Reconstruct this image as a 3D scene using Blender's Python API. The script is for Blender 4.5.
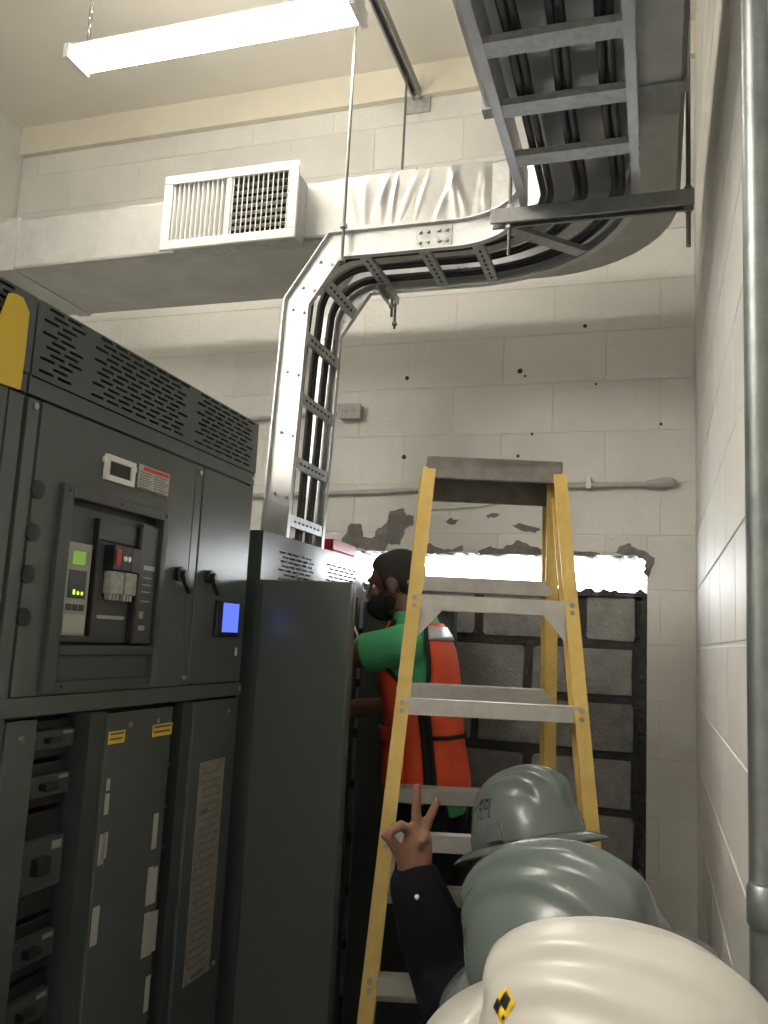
import bpy, bmesh, math, random
from mathutils import Vector, Matrix, Quaternion
random.seed(7)
V = Vector
PI = math.pi
scene = bpy.context.scene
col = scene.collection
for o in list(bpy.data.objects):
    bpy.data.objects.remove(o)

# ------------------------------------------------------------------ camera
CAM_H = 2.0
YAW, PITCH, ROLL, FPX = -0.312123, 0.145915, 0.050053, 855.2
_f = V((math.sin(YAW)*math.cos(PITCH), math.cos(YAW)*math.cos(PITCH), math.sin(PITCH)))
_r = V((math.cos(YAW), -math.sin(YAW), 0))
_u = _r.cross(_f)
CR = _r*math.cos(ROLL) + _u*math.sin(ROLL)
CU = _u*math.cos(ROLL) - _r*math.sin(ROLL)
CF = _f
CO = V((0, 0, CAM_H))
cd = bpy.data.cameras.new('camera')
cam = bpy.data.objects.new('camera', cd)
col.objects.link(cam)
cam.matrix_world = Matrix(((CR.x, CU.x, -CF.x, CO.x), (CR.y, CU.y, -CF.y, CO.y), (CR.z, CU.z, -CF.z, CO.z), (0, 0, 0, 1)))
cd.sensor_fit = 'VERTICAL'
cd.sensor_height = 36.0
cd.lens = FPX/1024*36.0
cd.clip_start = 0.02
scene.camera = cam

def ray(x, y):
    return CR*((x-384)/FPX) - CU*((y-512)/FPX) + CF
def at(x, y, ax, v):                 # a point of the photograph on a known plane of the room
    d = ray(x, y); k = 'XYZ'.index(ax)
    return CO + d*((v-CO[k])/d[k])
def atd(x, y, d):
    return CO + ray(x, y)*d

# ------------------------------------------------------------------ world, exposure
w = bpy.data.worlds.new('world'); scene.world = w; w.use_nodes = True
bg = w.node_tree.nodes['Background']
bg.inputs[0].default_value = (0.93, 0.97, 1.0, 1)
bg.inputs[1].default_value = 9.0
scene.view_settings.view_transform = 'Standard'
scene.view_settings.look = 'None'
scene.view_settings.gamma = 1.0
scene.view_settings.exposure = 0.80
scene.view_settings.use_curve_mapping = False
LAMP = 46.0

# ------------------------------------------------------------------ materials
def mat(name, c, rough=.5, metal=0., var=0., vscale=4., bump=0., bscale=60., spec=.5, emit=None, es=1., rnd=0., coat=0., c2=None, sss=0.):
    m = bpy.data.materials.new(name); m.use_nodes = True
    nt = m.node_tree; b = nt.nodes['Principled BSDF']
    b.inputs['Base Color'].default_value = (*c, 1)
    b.inputs['Roughness'].default_value = rough
    b.inputs['Metallic'].default_value = metal
    b.inputs['Specular IOR Level'].default_value = spec
    b.inputs['Coat Weight'].default_value = coat
    if sss: b.inputs['Subsurface Weight'].default_value = sss; b.inputs['Subsurface Radius'].default_value = (.01, .004, .002)
    if emit:
        b.inputs['Emission Color'].default_value = (*emit, 1); b.inputs['Emission Strength'].default_value = es
    tc = None
    if var or bump or rnd:
        tc = nt.nodes.new('ShaderNodeNewGeometry')
    if var or rnd:
        n = nt.nodes.new('ShaderNodeTexNoise'); n.inputs['Scale'].default_value = vscale; n.inputs['Detail'].default_value = 6; n.inputs['Roughness'].default_value = .65
        nt.links.new(tc.outputs['Position'], n.inputs['Vector'])
        rp = nt.nodes.new('ShaderNodeValToRGB')
        c2 = c2 or tuple(max(0, x*(1-var)) for x in c)
        rp.color_ramp.elements[0].position = .35; rp.color_ramp.elements[0].color = (*c2, 1)
        rp.color_ramp.elements[1].position = .62; rp.color_ramp.elements[1].color = (*c, 1)
        nt.links.new(n.outputs['Fac'], rp.inputs['Fac'])
        out = rp.outputs['Color']
        if rnd:
            oi = nt.nodes.new('ShaderNodeObjectInfo')
            mr = nt.nodes.new('ShaderNodeMapRange'); mr.inputs['To Min'].default_value = 1-rnd; mr.inputs['To Max'].default_value = 1+rnd*.5
            nt.links.new(oi.outputs['Random'], mr.inputs['Value'])
            mx = nt.nodes.new('ShaderNodeVectorMath'); mx.operation = 'SCALE'
            nt.links.new(out, mx.inputs[0]); nt.links.new(mr.outputs['Result'], mx.inputs['Scale'])
            out = mx.outputs['Vector']
        nt.links.new(out, b.inputs['Base Color'])
    if bump:
        n2 = nt.nodes.new('ShaderNodeTexNoise'); n2.inputs['Scale'].default_value = bscale; n2.inputs['Detail'].default_value = 5
        nt.links.new(tc.outputs['Position'], n2.inputs['Vector'])
        bp = nt.nodes.new('ShaderNodeBump'); bp.inputs['Strength'].default_value = bump; bp.inputs['Distance'].default_value = .01
        nt.links.new(n2.outputs['Fac'], bp.inputs['Height']); nt.links.new(bp.outputs['Normal'], b.inputs['Normal'])
    return m

M = {}
M['wall'] = mat('painted_block', (.67, .662, .63), .6, var=.10, vscale=2.2, bump=.25, bscale=55, rnd=.05)
M['joint'] = mat('painted_joint', (.65, .642, .61), .7, var=.15, vscale=6, bump=.4, bscale=60)
M['wallg'] = mat('glossy_painted_block', (.67, .662, .63), .52, var=.10, vscale=2.2, bump=.12, bscale=40, rnd=.05)
M['cream'] = mat('cream_plaster', (.70, .66, .55), .7, var=.08, vscale=3, bump=.2, bscale=30)
M['ceil'] = mat('ceiling_paint', (.74, .71, .64), .75, var=.08, vscale=1.2, bump=.15, bscale=20)
M['floor'] = mat('floor_concrete', (.26, .25, .235), .6, var=.25, vscale=5, bump=.2, bscale=30)
M['block'] = mat('bare_block', (.30, .295, .285), .85, var=.28, vscale=14, bump=.6, bscale=90, rnd=.2)
M['mortar'] = mat('wet_mortar', (.062, .06, .058), .9, var=.4, vscale=18, bump=.9, bscale=70)
M['bare'] = mat('bare_render', (.20, .19, .175), .9, var=.35, vscale=25, bump=.6, bscale=80)
M['cab'] = mat('cabinet_paint', (.082, .096, .093), .24, bump=.05, bscale=220, spec=.5)
M['cabd'] = mat('cabinet_trim', (.045, .052, .052), .34, bump=.05, bscale=220)
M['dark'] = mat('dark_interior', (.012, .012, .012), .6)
M['blackp'] = mat('black_plastic', (.016, .016, .017), .35)
M['greyp'] = mat('grey_plastic', (.055, .057, .058), .45)
M['lightp'] = mat('light_grey_plastic', (.30, .31, .27), .45)
M['clear'] = mat('pale_plastic', (.42, .42, .38), .35, var=.3, vscale=90)
M['white'] = mat('white_paint', (.74, .74, .72), .4)
M['paper'] = mat('label_paper', (.42, .41, .38), .7)
M['beigelab'] = mat('aged_label', (.27, .25, .21), .7, var=.3, vscale=40)
M['ink'] = mat('grey_ink', (.12, .11, .11), .8)
M['redp'] = mat('red_plastic', (.45, .02, .02), .35)
M['redink'] = mat('red_ink', (.60, .04, .05), .7)
M['yellow'] = mat('yellow_label', (.75, .50, .02), .6)
M['lcd'] = mat('lcd_green', (.10, .16, .02), .4, emit=(.36, .62, .06), es=.22)
M['led'] = mat('led_green', (.2, .4, .05), .4, emit=(.6, .9, .1), es=.8)
M['screen'] = mat('blue_screen', (.02, .03, .2), .3, emit=(.10, .16, .95), es=.85)
M['screw'] = mat('zinc_screw', (.35, .35, .34), .35, metal=.9)
M['galv'] = mat('galvanised_steel', (.50, .51, .51), .42, metal=.6, var=.25, vscale=45, bump=.05, bscale=90)
M['alu'] = mat('tray_aluminium', (.56, .565, .57), .36, metal=.65, var=.12, vscale=20, bump=.04, bscale=60)
M['strut'] = mat('strut_steel', (.30, .30, .30), .42, metal=.8, var=.2, vscale=30)
M['rod'] = mat('threaded_rod', (.20, .20, .19), .45, metal=.7)
M['foil'] = mat('duct_foil', (.50, .50, .49), .34, metal=.65, var=.18, vscale=7, bump=.30, bscale=16)
M['cable'] = mat('cable_jacket', (.012, .012, .013), .38)
M['conduit'] = mat('conduit_steel', (.22, .235, .235), .40, metal=.75, var=.25, vscale=25)
M['pconduit'] = mat('painted_conduit', (.44, .44, .42), .5, var=.2, vscale=20)
M['fibre'] = mat('yellow_fibreglass', (.62, .43, .12), .42, var=.15, vscale=18, bump=.1, bscale=90)
M['lalu'] = mat('ladder_aluminium', (.50, .49, .46), .42, metal=.55, var=.2, vscale=16)
M['lcap'] = mat('ladder_cap_plastic', (.20, .185, .165), .55, var=.35, vscale=22, bump=.2, bscale=60)
M['tube'] = mat('lit_tube', (1, 1, 1), .5, emit=(1.0, .95, .86), es=LAMP)
M['dimtube'] = mat('dimmed_lit_tube', (1, 1, 1), .5, emit=(1.0, .93, .80), es=LAMP*.60)  # same tubes at weaker, warmer emission, dimmed to balance against the rear lamps
M['yb'] = mat('yellow_steel', (.62, .43, .04), .4)
M['hatg'] = mat('grey_hat_plastic', (.112, .134, .128), .24, spec=.5, bump=.02, bscale=60)
M['hatw'] = mat('white_hat_plastic', (.47, .455, .415), .28, spec=.5)
M['skin'] = mat('skin', (.25, .125, .078), .55, var=.15, vscale=30, sss=.1)
M['skind'] = mat('worker_skin', (.155, .082, .055), .55, var=.15, vscale=30, sss=.08)
M['hair'] = mat('dark_hair', (.012, .010, .009), .6, bump=.8, bscale=180)
M['mask'] = mat('black_mask_cloth', (.013, .013, .014), .85, bump=.2, bscale=300)
M['green'] = mat('green_cotton', (.075, .44, .20), .85, var=.12, vscale=12, bump=.35, bscale=22)
M['vest'] = mat('orange_red_vest', (.95, .105, .035), .7, var=.18, vscale=9, bump=.3, bscale=26)
M['trim'] = mat('black_trim', (.014, .013, .013), .8)
M['silver'] = mat('reflective_tape', (.55, .55, .54), .4, metal=.3)
M['navy'] = mat('navy_jacket', (.006, .007, .011), .9, var=.2, vscale=12, bump=.5, bscale=18, spec=.15)
M['trouser'] = mat('dark_trousers', (.018, .018, .022), .9, var=.2, vscale=12, bump=.4, bscale=18, spec=.2)
M['boot'] = mat('boot_leather', (.02, .016, .013), .5)
M['eye'] = mat('eye_white', (.6, .58, .55), .25)
M['iris'] = mat('eye_iris', (.02, .012, .008), .2)

# ------------------------------------------------------------------ mesh helpers
class MB:
    def __init__(s): s.v = []; s.f = []
    def add(s, vs, fs):
        n = len(s.v); s.v += [V(p) for p in vs]; s.f += [tuple(i+n for i in f) for f in fs]; return s
    def box(s, x0, x1, y0, y1, z0, z1):
        return s.add([(x0,y0,z0),(x1,y0,z0),(x1,y1,z0),(x0,y1,z0),(x0,y0,z1),(x1,y0,z1),(x1,y1,z1),(x0,y1,z1)],
                     [(0,3,2,1),(4,5,6,7),(0,1,5,4),(1,2,6,5),(2,3,7,6),(3,0,4,7)])
    def obox(s, c, a, b, d):          # centre and three half vectors
        c, a, b, d = V(c), V(a), V(b), V(d)
        return s.add([c-a-b-d, c+a-b-d, c+a+b-d, c-a+b-d, c-a-b+d, c+a-b+d, c+a+b+d, c-a+b+d],
                     [(0,3,2,1),(4,5,6,7),(0,1,5,4),(1,2,6,5),(2,3,7,6),(3,0,4,7)])
    def rings(s, R, cap=True, close=False):
        n = len(R[0]); vs = [p for r in R for p in r]; fs = []
        k = len(R)
        for i in range(k if close else k-1):
            j = (i+1) % k
            for a in range(n):
                b = (a+1) % n
                fs.append((i*n+a, i*n+b, j*n+b, j*n+a))
        if cap and not close:
            fs.append(tuple(range(n-1, -1, -1))); fs.append(tuple((k-1)*n+a for a in range(n)))
        return s.add(vs, fs)
    def tube(s, pts, r, n=10, cap=True):
        pts = [V(p) for p in pts]; rs = r if isinstance(r, (list, tuple)) else [r]*len(pts)
        R = []; up = None
        for i, p in enumerate(pts):
            t = (pts[min(i+1, len(pts)-1)]-pts[max(i-1, 0)]).normalized()
            if up is None:
                up = t.orthogonal().normalized()
            up = (up - t*up.dot(t)).normalized(); sd = t.cross(up)
            R.append([p + (up*math.cos(a)+sd*math.sin(a))*rs[i] for a in [2*PI*k/n for k in range(n)]])
        return s.rings(R, cap)
    def cyl(s, a, b, r, n=12): return s.tube([a, b], r, n)
    def prism(s, poly, vec):
        p = [V(q) for q in poly]; vec = V(vec); n = len(p)
        return s.add(p+[q+vec for q in p], [tuple(range(n-1, -1, -1)), tuple(range(n, 2*n))] + [(i, (i+1) % n, n+(i+1) % n, n+i) for i in range(n)])
    def ell(s, c, a, b, d, n=16, m=10):   # ellipsoid with axis vectors
        c, a, b, d = V(c), V(a), V(b), V(d)
        vs = [c-d]; fs = []
        for j in range(1, m):
            e = -PI/2+PI*j/m
            for i in range(n):
                t = 2*PI*i/n
                vs.append(c + (a*math.cos(t)+b*math.sin(t))*math.cos(e) + d*math.sin(e))
        vs.append(c+d); L = len(vs)-1
        for i in range(n):
            k = (i+1) % n
            fs.append((0, 1+k, 1+i)); fs.append((L, L-n+i, L-n+k))
            for j in range(m-2):
                fs.append((1+j*n+i, 1+j*n+k, 1+(j+1)*n+k, 1+(j+1)*n+i))
        return s.add(vs, fs)
    def sph(s, c, r, n=14, m=8): return s.ell(c, (r,0,0), (0,r,0), (0,0,r), n, m)
    def limb(s, pts, rs, n=14):
        s.tube(pts, rs, n)
        for p, r in zip(pts, rs): s.sph(p, r*.995, n, 8)
        return s
    def sweep(s, pts, prof, axis, closed=True):
        # profile (a, b): a along the path's normal (axis x tangent), b along axis; mitred corners
        pts = [V(p) for p in pts]; axis = V(axis); R = []
        for i, p in enumerate(pts):
            t0 = (p-pts[i-1]).normalized() if i else None
            t1 = (pts[i+1]-p).normalized() if i < len(pts)-1 else None
            t0 = t0 or t1; t1 = t1 or t0
            n0 = axis.cross(t0); n1 = axis.cross(t1)
            nn = (n0+n1).normalized(); nn = nn/max(.3, nn.dot(n0))
            R.append([p+nn*a+axis*b for a, b in prof])
        return s.rings(R)
    def mesh(s, name):
        me = bpy.data.meshes.new(name); me.from_pydata([tuple(p) for p in s.v], [], s.f)
        bm = bmesh.new(); bm.from_mesh(me); bmesh.ops.recalc_face_normals(bm, faces=bm.faces); bm.to_mesh(me); bm.free()
        return me
    def build(s, name, m, parent=None, smooth=False, bevel=0., subd=0):
        me = s.mesh(name); me.materials.append(M[m] if isinstance(m, str) else m)
        return link(name, me, parent, smooth, bevel, subd)

def link(name, me, parent=None, smooth=False, bevel=0., subd=0):
    o = bpy.data.objects.new(name, me); col.objects.link(o)
    if smooth:
        for p in me.polygons: p.use_smooth = True
    if smooth == 'auto':
        me.set_sharp_from_angle(angle=math.radians(38))
    if bevel:
        b = o.modifiers.new('bevel', 'BEVEL'); b.width = bevel; b.segments = 2; b.limit_method = 'ANGLE'
    if subd:
        b = o.modifiers.new('sub', 'SUBSURF'); b.levels = subd; b.render_levels = subd
    if parent: attach(o, parent)
    return o
def attach(o, parent):
    o.parent = parent
    o.matrix_parent_inverse = pworld(parent).inverted()
def pworld(o):
    mw = Matrix.LocRotScale(o.location, o.rotation_euler, o.scale)
    return pworld(o.parent) @ o.matrix_parent_inverse @ mw if o.parent else mw
def tag(o, label, cat=None, group=None, kind=None):
    o['label'] = label
    if cat: o['category'] = cat
    if group: o['group'] = group
    if kind: o['kind'] = kind
    return o
def thing(name, label, cat, loc=(0, 0, 0), group=None):
    o = bpy.data.objects.new(name, None); col.objects.link(o); o.location = loc; o.empty_display_size = .1
    return tag(o, label, cat, group)
def struct(name, mb, m, label, cat=None):
    o = mb.build(name, m); tag(o, label, cat or name.split('_')[0], kind='structure'); return o
def remesh(mb, name, voxel, m, parent=None, smooth=6):
    me = mb.mesh(name+'_base')
    o = bpy.data.objects.new(name+'_base', me); col.objects.link(o)
    r = o.modifiers.new('r', 'REMESH'); r.mode = 'VOXEL'; r.voxel_size = voxel; r.use_smooth_shade = True
    if smooth:
        sm = o.modifiers.new('s', 'SMOOTH'); sm.iterations = smooth; sm.factor = .5
    dg = bpy.context.evaluated_depsgraph_get(); dg.update()
    ev = o.evaluated_get(dg)
    m2 = bpy.data.meshes.new_from_object(ev, depsgraph=dg); m2.name = name
    bpy.data.objects.remove(o); bpy.data.meshes.remove(me)
    m2.materials.clear(); m2.materials.append(M[m])
    return link(name, m2, parent, smooth=True)

# ------------------------------------------------------------------ room
XL, XR, YB, YF, ZC = -3.14, .14, 3.34, -2.6, 4.52
T = .2
HX0, HX1, HZ1, HZ0 = -1.62, -.035, 2.352, 2.228         # opening in the back wall, gap on top of its infill
MOD = .2032; Z0 = 2.022
fl = struct('floor', MB().box(XL-T, XR+T, YF-T, YB+T, -.15, 0), 'floor', 'grey concrete floor of the electrical room')
ce = struct('ceiling', MB().box(XL-T, XR+T, YF-T, YB+T, ZC, ZC+.15), 'ceil', 'off-white concrete ceiling slab')
RC = .0022      # joints lie this far behind the block faces
wb = struct('wall_back', MB().box(XL-T, HX0, YB+RC, YB+T, 0, ZC).box(HX1, XR, YB+RC, YB+T, 0, ZC).box(HX0, HX1, YB+RC, YB+T, HZ1, ZC),
            'joint', 'white painted block wall at the far end behind duct and ladder')
wr = struct('wall_right', MB().box(XR+RC, XR+T, YF, YB+T, 0, ZC), 'joint', 'white painted block wall close along the right side')
wl = struct('wall_left', MB().box(XL-T, XL, YF, YB, 0, ZC), 'wall', 'cream painted wall at the far left')
wf = struct('wall_front', MB().box(XL, XR, YF-T, YF, 0, ZC), 'wall', 'painted wall behind the viewer')
# rendered band along the top of the back wall
tr = struct('trim_1', MB().box(XL, XR, YB-.03, YB+.004, 4.37, ZC), 'cream', 'cream plaster band under the ceiling of the far wall')
# painted blocks, shared mesh, one object each
def block_mesh(w, h, d, ch, ax, m):
    a, b = w/2, h/2
    def P(u, v, n): return (u, n, v) if ax == 'Y' else (n, u, v)
    vs = [P(-a, -b, 0), P(a, -b, 0), P(a, b, 0), P(-a, b, 0), P(-a+ch, -b+ch, -d), P(a-ch, -b+ch, -d), P(a-ch, b-ch, -d), P(-a+ch, b-ch, -d)]
    mb = MB().add(vs, [(4,5,6,7),(0,1,5,4),(1,2,6,5),(2,3,7,6),(3,0,4,7),(3,2,1,0)])
    me = mb.mesh('concrete_block'); me.materials.append(M[m]); return me
CACHE = {}
def lay_wall(parent, ax, u0, u1, z0, z1, at_n, m, name, jn=.006, dep=RC, ch=.004, hole=None, off=0., L=.4064):
    k0 = int(math.floor((z0-Z0)/MOD))
    k = k0
    while Z0+k*MOD < z1-.01:
        za, zb = max(Z0+k*MOD, z0), min(Z0+(k+1)*MOD, z1)
        u = u0 - ((L/2) if k % 2 else 0) - off
        while u < u1-.02:
            ua, ub = max(u, u0), min(u+L, u1)
            segs = [(ua, ub, za, zb)]
            if hole:
                hx0, hx1, hz0, hz1 = hole
                ns = []
                for (a, b, c, d) in segs:
                    if b <= hx0 or a >= hx1 or d <= hz0 or c >= hz1: ns.append((a, b, c, d)); continue
                    if a < hx0: ns.append((a, hx0, c, d))
                    if b > hx1: ns.append((hx1, b, c, d))
                    if d > hz1: ns.append((max(a, hx0), min(b, hx1), hz1, d))
                segs = ns
            for (a, b, c, d) in segs:
                wd, hh = round(b-a-jn, 4), round(d-c-jn, 4)
                if wd < .02 or hh < .015: continue
                key = (wd, hh, ax, m)
                if key not in CACHE: CACHE[key] = block_mesh(wd, hh, dep, ch, ax, m)
                o = bpy.data.objects.new(name, CACHE[key]); col.objects.link(o)
                o.location = ((a+b)/2, at_n+RC, (c+d)/2) if ax == 'Y' else (at_n+RC, (a+b)/2, (c+d)/2)
                o.parent = parent
            u += L
        k += 1
lay_wall(wb, 'Y', XL, XR, .6, 4.37, YB, 'wall', 'concrete_block', hole=(HX0, HX1, 0, HZ1), jn=.003, off=.10, ch=.0012)
lay_wall(wr, 'X', .55, YB, .55, 4.5, XR, 'wallg', 'concrete_block', jn=.006, off=.05, ch=.0022)
# infill of bare blocks in the opening
inf = struct('wall_infill', MB().box(HX0, HX1, YB+.045, YB+T-.02, 0, HZ0-.012), 'mortar', 'bare grey block infill with dark mortar in the wall opening', 'wall')
rs = random.Random(3)
row = 0
for k in range(-7, 1):
    zc = Z0+k*MOD+MOD/2
    off = 0.0 if k % 2 else .2032
    x = HX1-.03+off
    while x > HX0+.05:
        xa, xb = max(x-.4064, HX0+.01), min(x, HX1-.028)
        if xb-xa > .06:
            wd, hh = xb-xa-.026, MOD-.03
            mb = MB()
            jit = [V((rs.uniform(-.005, .005), 0, rs.uniform(-.004, .004))) for _ in range(8)]
            a, b = wd/2, hh/2
            poly = [(-a+.008, -b), (a-.008, -b), (a, -b+.008), (a, b-.008), (a-.008, b), (-a+.008, b), (-a, b-.008), (-a, -b+.008)]
            back = [V((p[0], .03, p[1]))+jit[i] for i, p in enumerate(poly)]
            front = [V((p[0]*.97, 0, p[1]*.95))+jit[i] for i, p in enumerate(poly)]
            mb.rings([back, front])
            o = mb.build('infill_block', 'block', None)
            o.location = ((xa+xb)/2, YB+.028+rs.uniform(0, .006), zc-.006); o.parent = inf
        x -= .4064
# rough mortar bed on top of the infill and ragged edge beside it
def ragged(name, p0, p1, up, dep, base, amp, n, m, parent, seed):
    r = random.Random(seed); p0, p1, up, dep = V(p0), V(p1), V(up), V(dep)
    A = []; B = []
    for i in range(n+1):
        q = p0.lerp(p1, i/n); hgt = base+amp*r.random()
        A.append(q); B.append(q+up*hgt)
    mb = MB()
    R = [[A[i], B[i]+dep*.1, B[i]+dep*.9+up*amp*(r.random()-.5)*.6, A[i]+dep] for i in range(n+1)]
    mb.rings(R)
    return mb.build(name, m, parent)
ragged('mortar_bed', (HX0, YB+.015, HZ0-.03), (HX1, YB+.015, HZ0-.03), (0,0,1), (0,.15,0), .012, .022, 70, 'mortar', inf, 5)
ragged('mortar_edge', (HX1+.002, YB-.002, .5), (HX1+.002, YB-.002, HZ0-.02), (-1,0,0), (0,.12,0), .012, .022, 110, 'mortar', inf, 6)
ragged('broken_edge', (HX0, YB-.001, HZ1+.012), (HX1, YB-.001, HZ1+.012), (0,0,-1), (0,.19,0), .006, .016, 80, 'bare', wb, 8)
# bare patches where paint and render have come off
def patch(pts, parent=wb, th=.003):
    r = random.Random(len(pts)*31+int(pts[0][0])); q = []
    n = len(pts)
    for i in range(n):
        a, b = pts[i], pts[(i+1) % n]
        for t in (0, .33, .66):
            q.append((a[0]+(b[0]-a[0])*t+r.uniform(-1.2, 1.2)*(t > 0), a[1]+(b[1]-a[1])*t+r.uniform(-1.2, 1.2)*(t > 0)))
    poly = [at(x, y, 'Y', YB-th) for x, y in q]
    MB().prism(poly, (0, th+.004, 0)).build('bare_patch', 'bare', parent)
patch([(338,545),(345,535),(350,524),(361,524),(363,537),(372,538),(378,528),(386,524),(390,511),(404,508),(406,516),(414,515),(413,525),(404,530),(400,545),(388,543),(384,551),(366,550),(352,548)])
patch([(424,547),(430,543),(440,548),(452,550),(462,545),(462,551),(444,553),(426,553)])
patch([(478,551),(490,546),(498,549),(512,545),(519,540),(530,546),(541,549),(560,550),(575,551),(600,553),(596,556),(560,556),(520,554),(480,555)])
patch([(444,521),(452,518),(459,520),(455,524),(447,523)])
patch([(512,525),(520,523),(535,527),(541,530),(535,533),(520,530)])
patch([(486,515),(492,513),(500,514),(496,517),(489,518)])
patch([(616,553),(620,546),(628,543),(634,547),(645,551),(655,558),(653,566),(648,578),(643,572),(646,562),(636,555),(624,555)])
# small anchor holes left in the back wall
for (x, y, r) in ((407,378,.009),(404,457,.010),(520,371,.011),(525,376,.005),(585,326,.008),(596,384,.005),(518,456,.007),(661,424,.006),(452,85,.01),(532,434,.006)):
    p = at(x, y, 'Y', YB-.0015)
    MB().cyl(p, p+V((0,.006,0)), r, 8).build('anchor_hole', 'dark', wb)

# ------------------------------------------------------------------ switchboard
CX = -1.05
def cf(x, y):
    p = at(x, y, 'X', CX); return p.y, p.z
def slots_panel(name, parent, x, t, y0, y1, z0, z1, rows, groups, m, slot=.040, gap=.0105, sh=.0052, seed=0):
    # sheet with real staggered slots; rows: z list, groups: (ya, yb)
    mb = MB(); zs = sorted(rows); edge = z0
    for i, z in enumerate(zs):
        mb.box(x-t, x, y0, y1, edge, z-sh/2); edge = z+sh/2
        u = y0
        for (a, b) in groups:
            s = a + ((slot+gap)*.5 if i % 2 else 0) + (.012 if i % 3 == 1 else 0)
            while s+slot <= b+.002:
                mb.box(x-t, x, u, s, z-sh/2, z+sh/2); u = s+slot; s += slot+gap
        mb.box(x-t, x, u, y1, z-sh/2, z+sh/2)
    mb.box(x-t, x, y0, y1, edge, z1)
    return mb.build(name, m, parent)
def fbox(name, parent, px, m, x0, x1, bevel=0., lab=None):     # box on the front plane spanning measured corners (two pixel corners)
    (a, b), (c, d) = cf(*px[0]), cf(*px[1])
    o = MB().box(x0, x1, min(a, c), max(a, c), min(b, d), max(b, d)).build(name, m, parent, bevel=bevel)
    if lab: o['label'] = lab
    return o
def screw(parent, y, z, x=CX, r=.006):
    MB().cyl((x-.002, y, z), (x+.004, y, z), r, 8).build('screw', 'screw', parent)
def handle(parent, y, z, x=CX):
    h = MB().cyl((x, y, z), (x+.014, y, z), .017, 16).build('latch', 'blackp', parent, smooth='auto', bevel=.002)
    mb = MB().obox((x+.018, y+.014, z-.018), (.006, 0, 0), (0, .020, -.020), (0, .006, .006))
    mb.cyl((x+.010, y, z), (x+.026, y, z), .010, 12)
    mb.build('lever', 'blackp', h, bevel=.002)

sb = thing('switchboard', 'dark grey switchboard section with breaker window, blue screen and slotted top', 'switchboard', (-1.5, 1.64, 0))
Y0, Y1, ZT = 1.195, 2.09, 2.567
# carcass: hollow top hood, solid-looking lower case
MB().box(-1.95, CX-.09, Y0, Y1, .1, 2.40).box(CX-.09, CX-.02, Y0, Y0+.03, .1, 2.40).box(CX-.09, CX-.004, Y1-.012, Y1, .1, 2.40)\
    .box(CX-.09, CX-.02, Y0, Y1, 1.83, 2.40).build('body', 'cabd', sb)
MB().box(-1.95, CX-.003, Y0, Y1, ZT-.004, ZT).box(-1.95, -1.946, Y0, Y1, 2.40, ZT).box(-1.95, CX-.003, Y1-.004, Y1, 2.40, ZT).box(-1.95, CX-.003, Y0, Y0+.004, 2.40, ZT).build('hood', 'cab', sb)
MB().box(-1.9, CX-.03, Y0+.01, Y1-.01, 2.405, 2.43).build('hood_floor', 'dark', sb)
rows = [2.442+.0118*i for i in range(11)]
slots_panel('vent_panel', sb, CX, .003, Y0, Y1, 2.428, ZT, rows, [(1.212, 1.335), (1.362, 1.728), (1.758, 2.062)], 'cab')
MB().box(CX-.02, CX-.002, Y0, Y1, 2.394, 2.4265).build('header_rail', 'cab', sb, bevel=.002)
plinth = MB().box(-1.95, CX-.01, Y0, Y1, 0, .1).build('plinth', 'dark', sb)
# upper doors
dl = MB()
by0, by1, bz0, bz1 = 1.298, 1.660, 1.873, 2.253      # breaker window cut-out
dz0, dz1 = 1.872, 2.388
D0, D1, D2 = 1.232, 1.776, 1.818
wy0, wy1, wz0, wz1 = by0+.004, by1-.004, bz0+.004, bz1-.004
dl.box(CX-.022, CX, D0, wy0, dz0-.004, dz1).box(CX-.022, CX, wy1, D1, dz0-.004, dz1).box(CX-.022, CX, wy0, wy1, wz1, dz1)
dl.box(CX-.022, CX, wy0, wy1, dz0-.004, wz0)
door1 = dl.build('door', 'cab', sb)
MB().box(CX-.02, CX-.001, D1+.004, D2-.004, dz0-.004, dz1).build('door_post', 'cab', sb, bevel=.002)
MB().box(CX-.02, CX-.001, Y0+.002, D0-.005, .1, dz1).build('corner_post', 'cab', sb, bevel=.002)
door2 = MB().box(CX-.022, CX, D2, 2.082, dz0-.004, dz1).build('door', 'cab', sb, bevel=.002)
for (y, z) in ((D1+.02, 2.372), (D1+.02, 1.885), (Y0+.018, 2.375), (2.07, 2.41)): screw(sb, y, z)
handle(door1, *cf(177, 574)); handle(door2, *cf(207, 577))
for p in ((35,489),(30,532),(25,574),(21,617)):
    y, z = cf(*p); y += .006
    MB().cyl((CX-.002, y, z), (CX+.003, y, z), .0165, 20).build('hole_plug', 'dark', door1)
# bezel
b = MB()
iy0, iz0 = cf(53, 643); iy1, iz1 = cf(161, 522); iy0 = 1.330; iy1 = 1.640; iz1 = 2.232; iz0 = 1.957
b.box(CX-.012, CX+.012, by0, iy0, bz0, bz1).box(CX-.012, CX+.012, iy1, by1, bz0, bz1).box(CX-.012, CX+.012, iy0, iy1, iz1, bz1)
b.box(CX-.012, CX+.012, iy0, iy1, iz0-.018, iz0).box(CX-.012, CX+.012, iy0, iy1, bz0, bz0+.018).box(CX-.012, CX+.002, iy0, iy1, bz0+.018, iz0-.018)
bez = b.build('breaker_bezel', 'greyp', door1, bevel=.0015)
for (y, z) in ((1.48, 2.243), (1.315, 2.243), (1.65, 2.243), (1.345, 1.882), (1.63, 1.882)):
    MB().cyl((CX+.010, y, z), (CX+.014, y, z), .003, 8).build('screw', 'blackp', bez)
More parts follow.
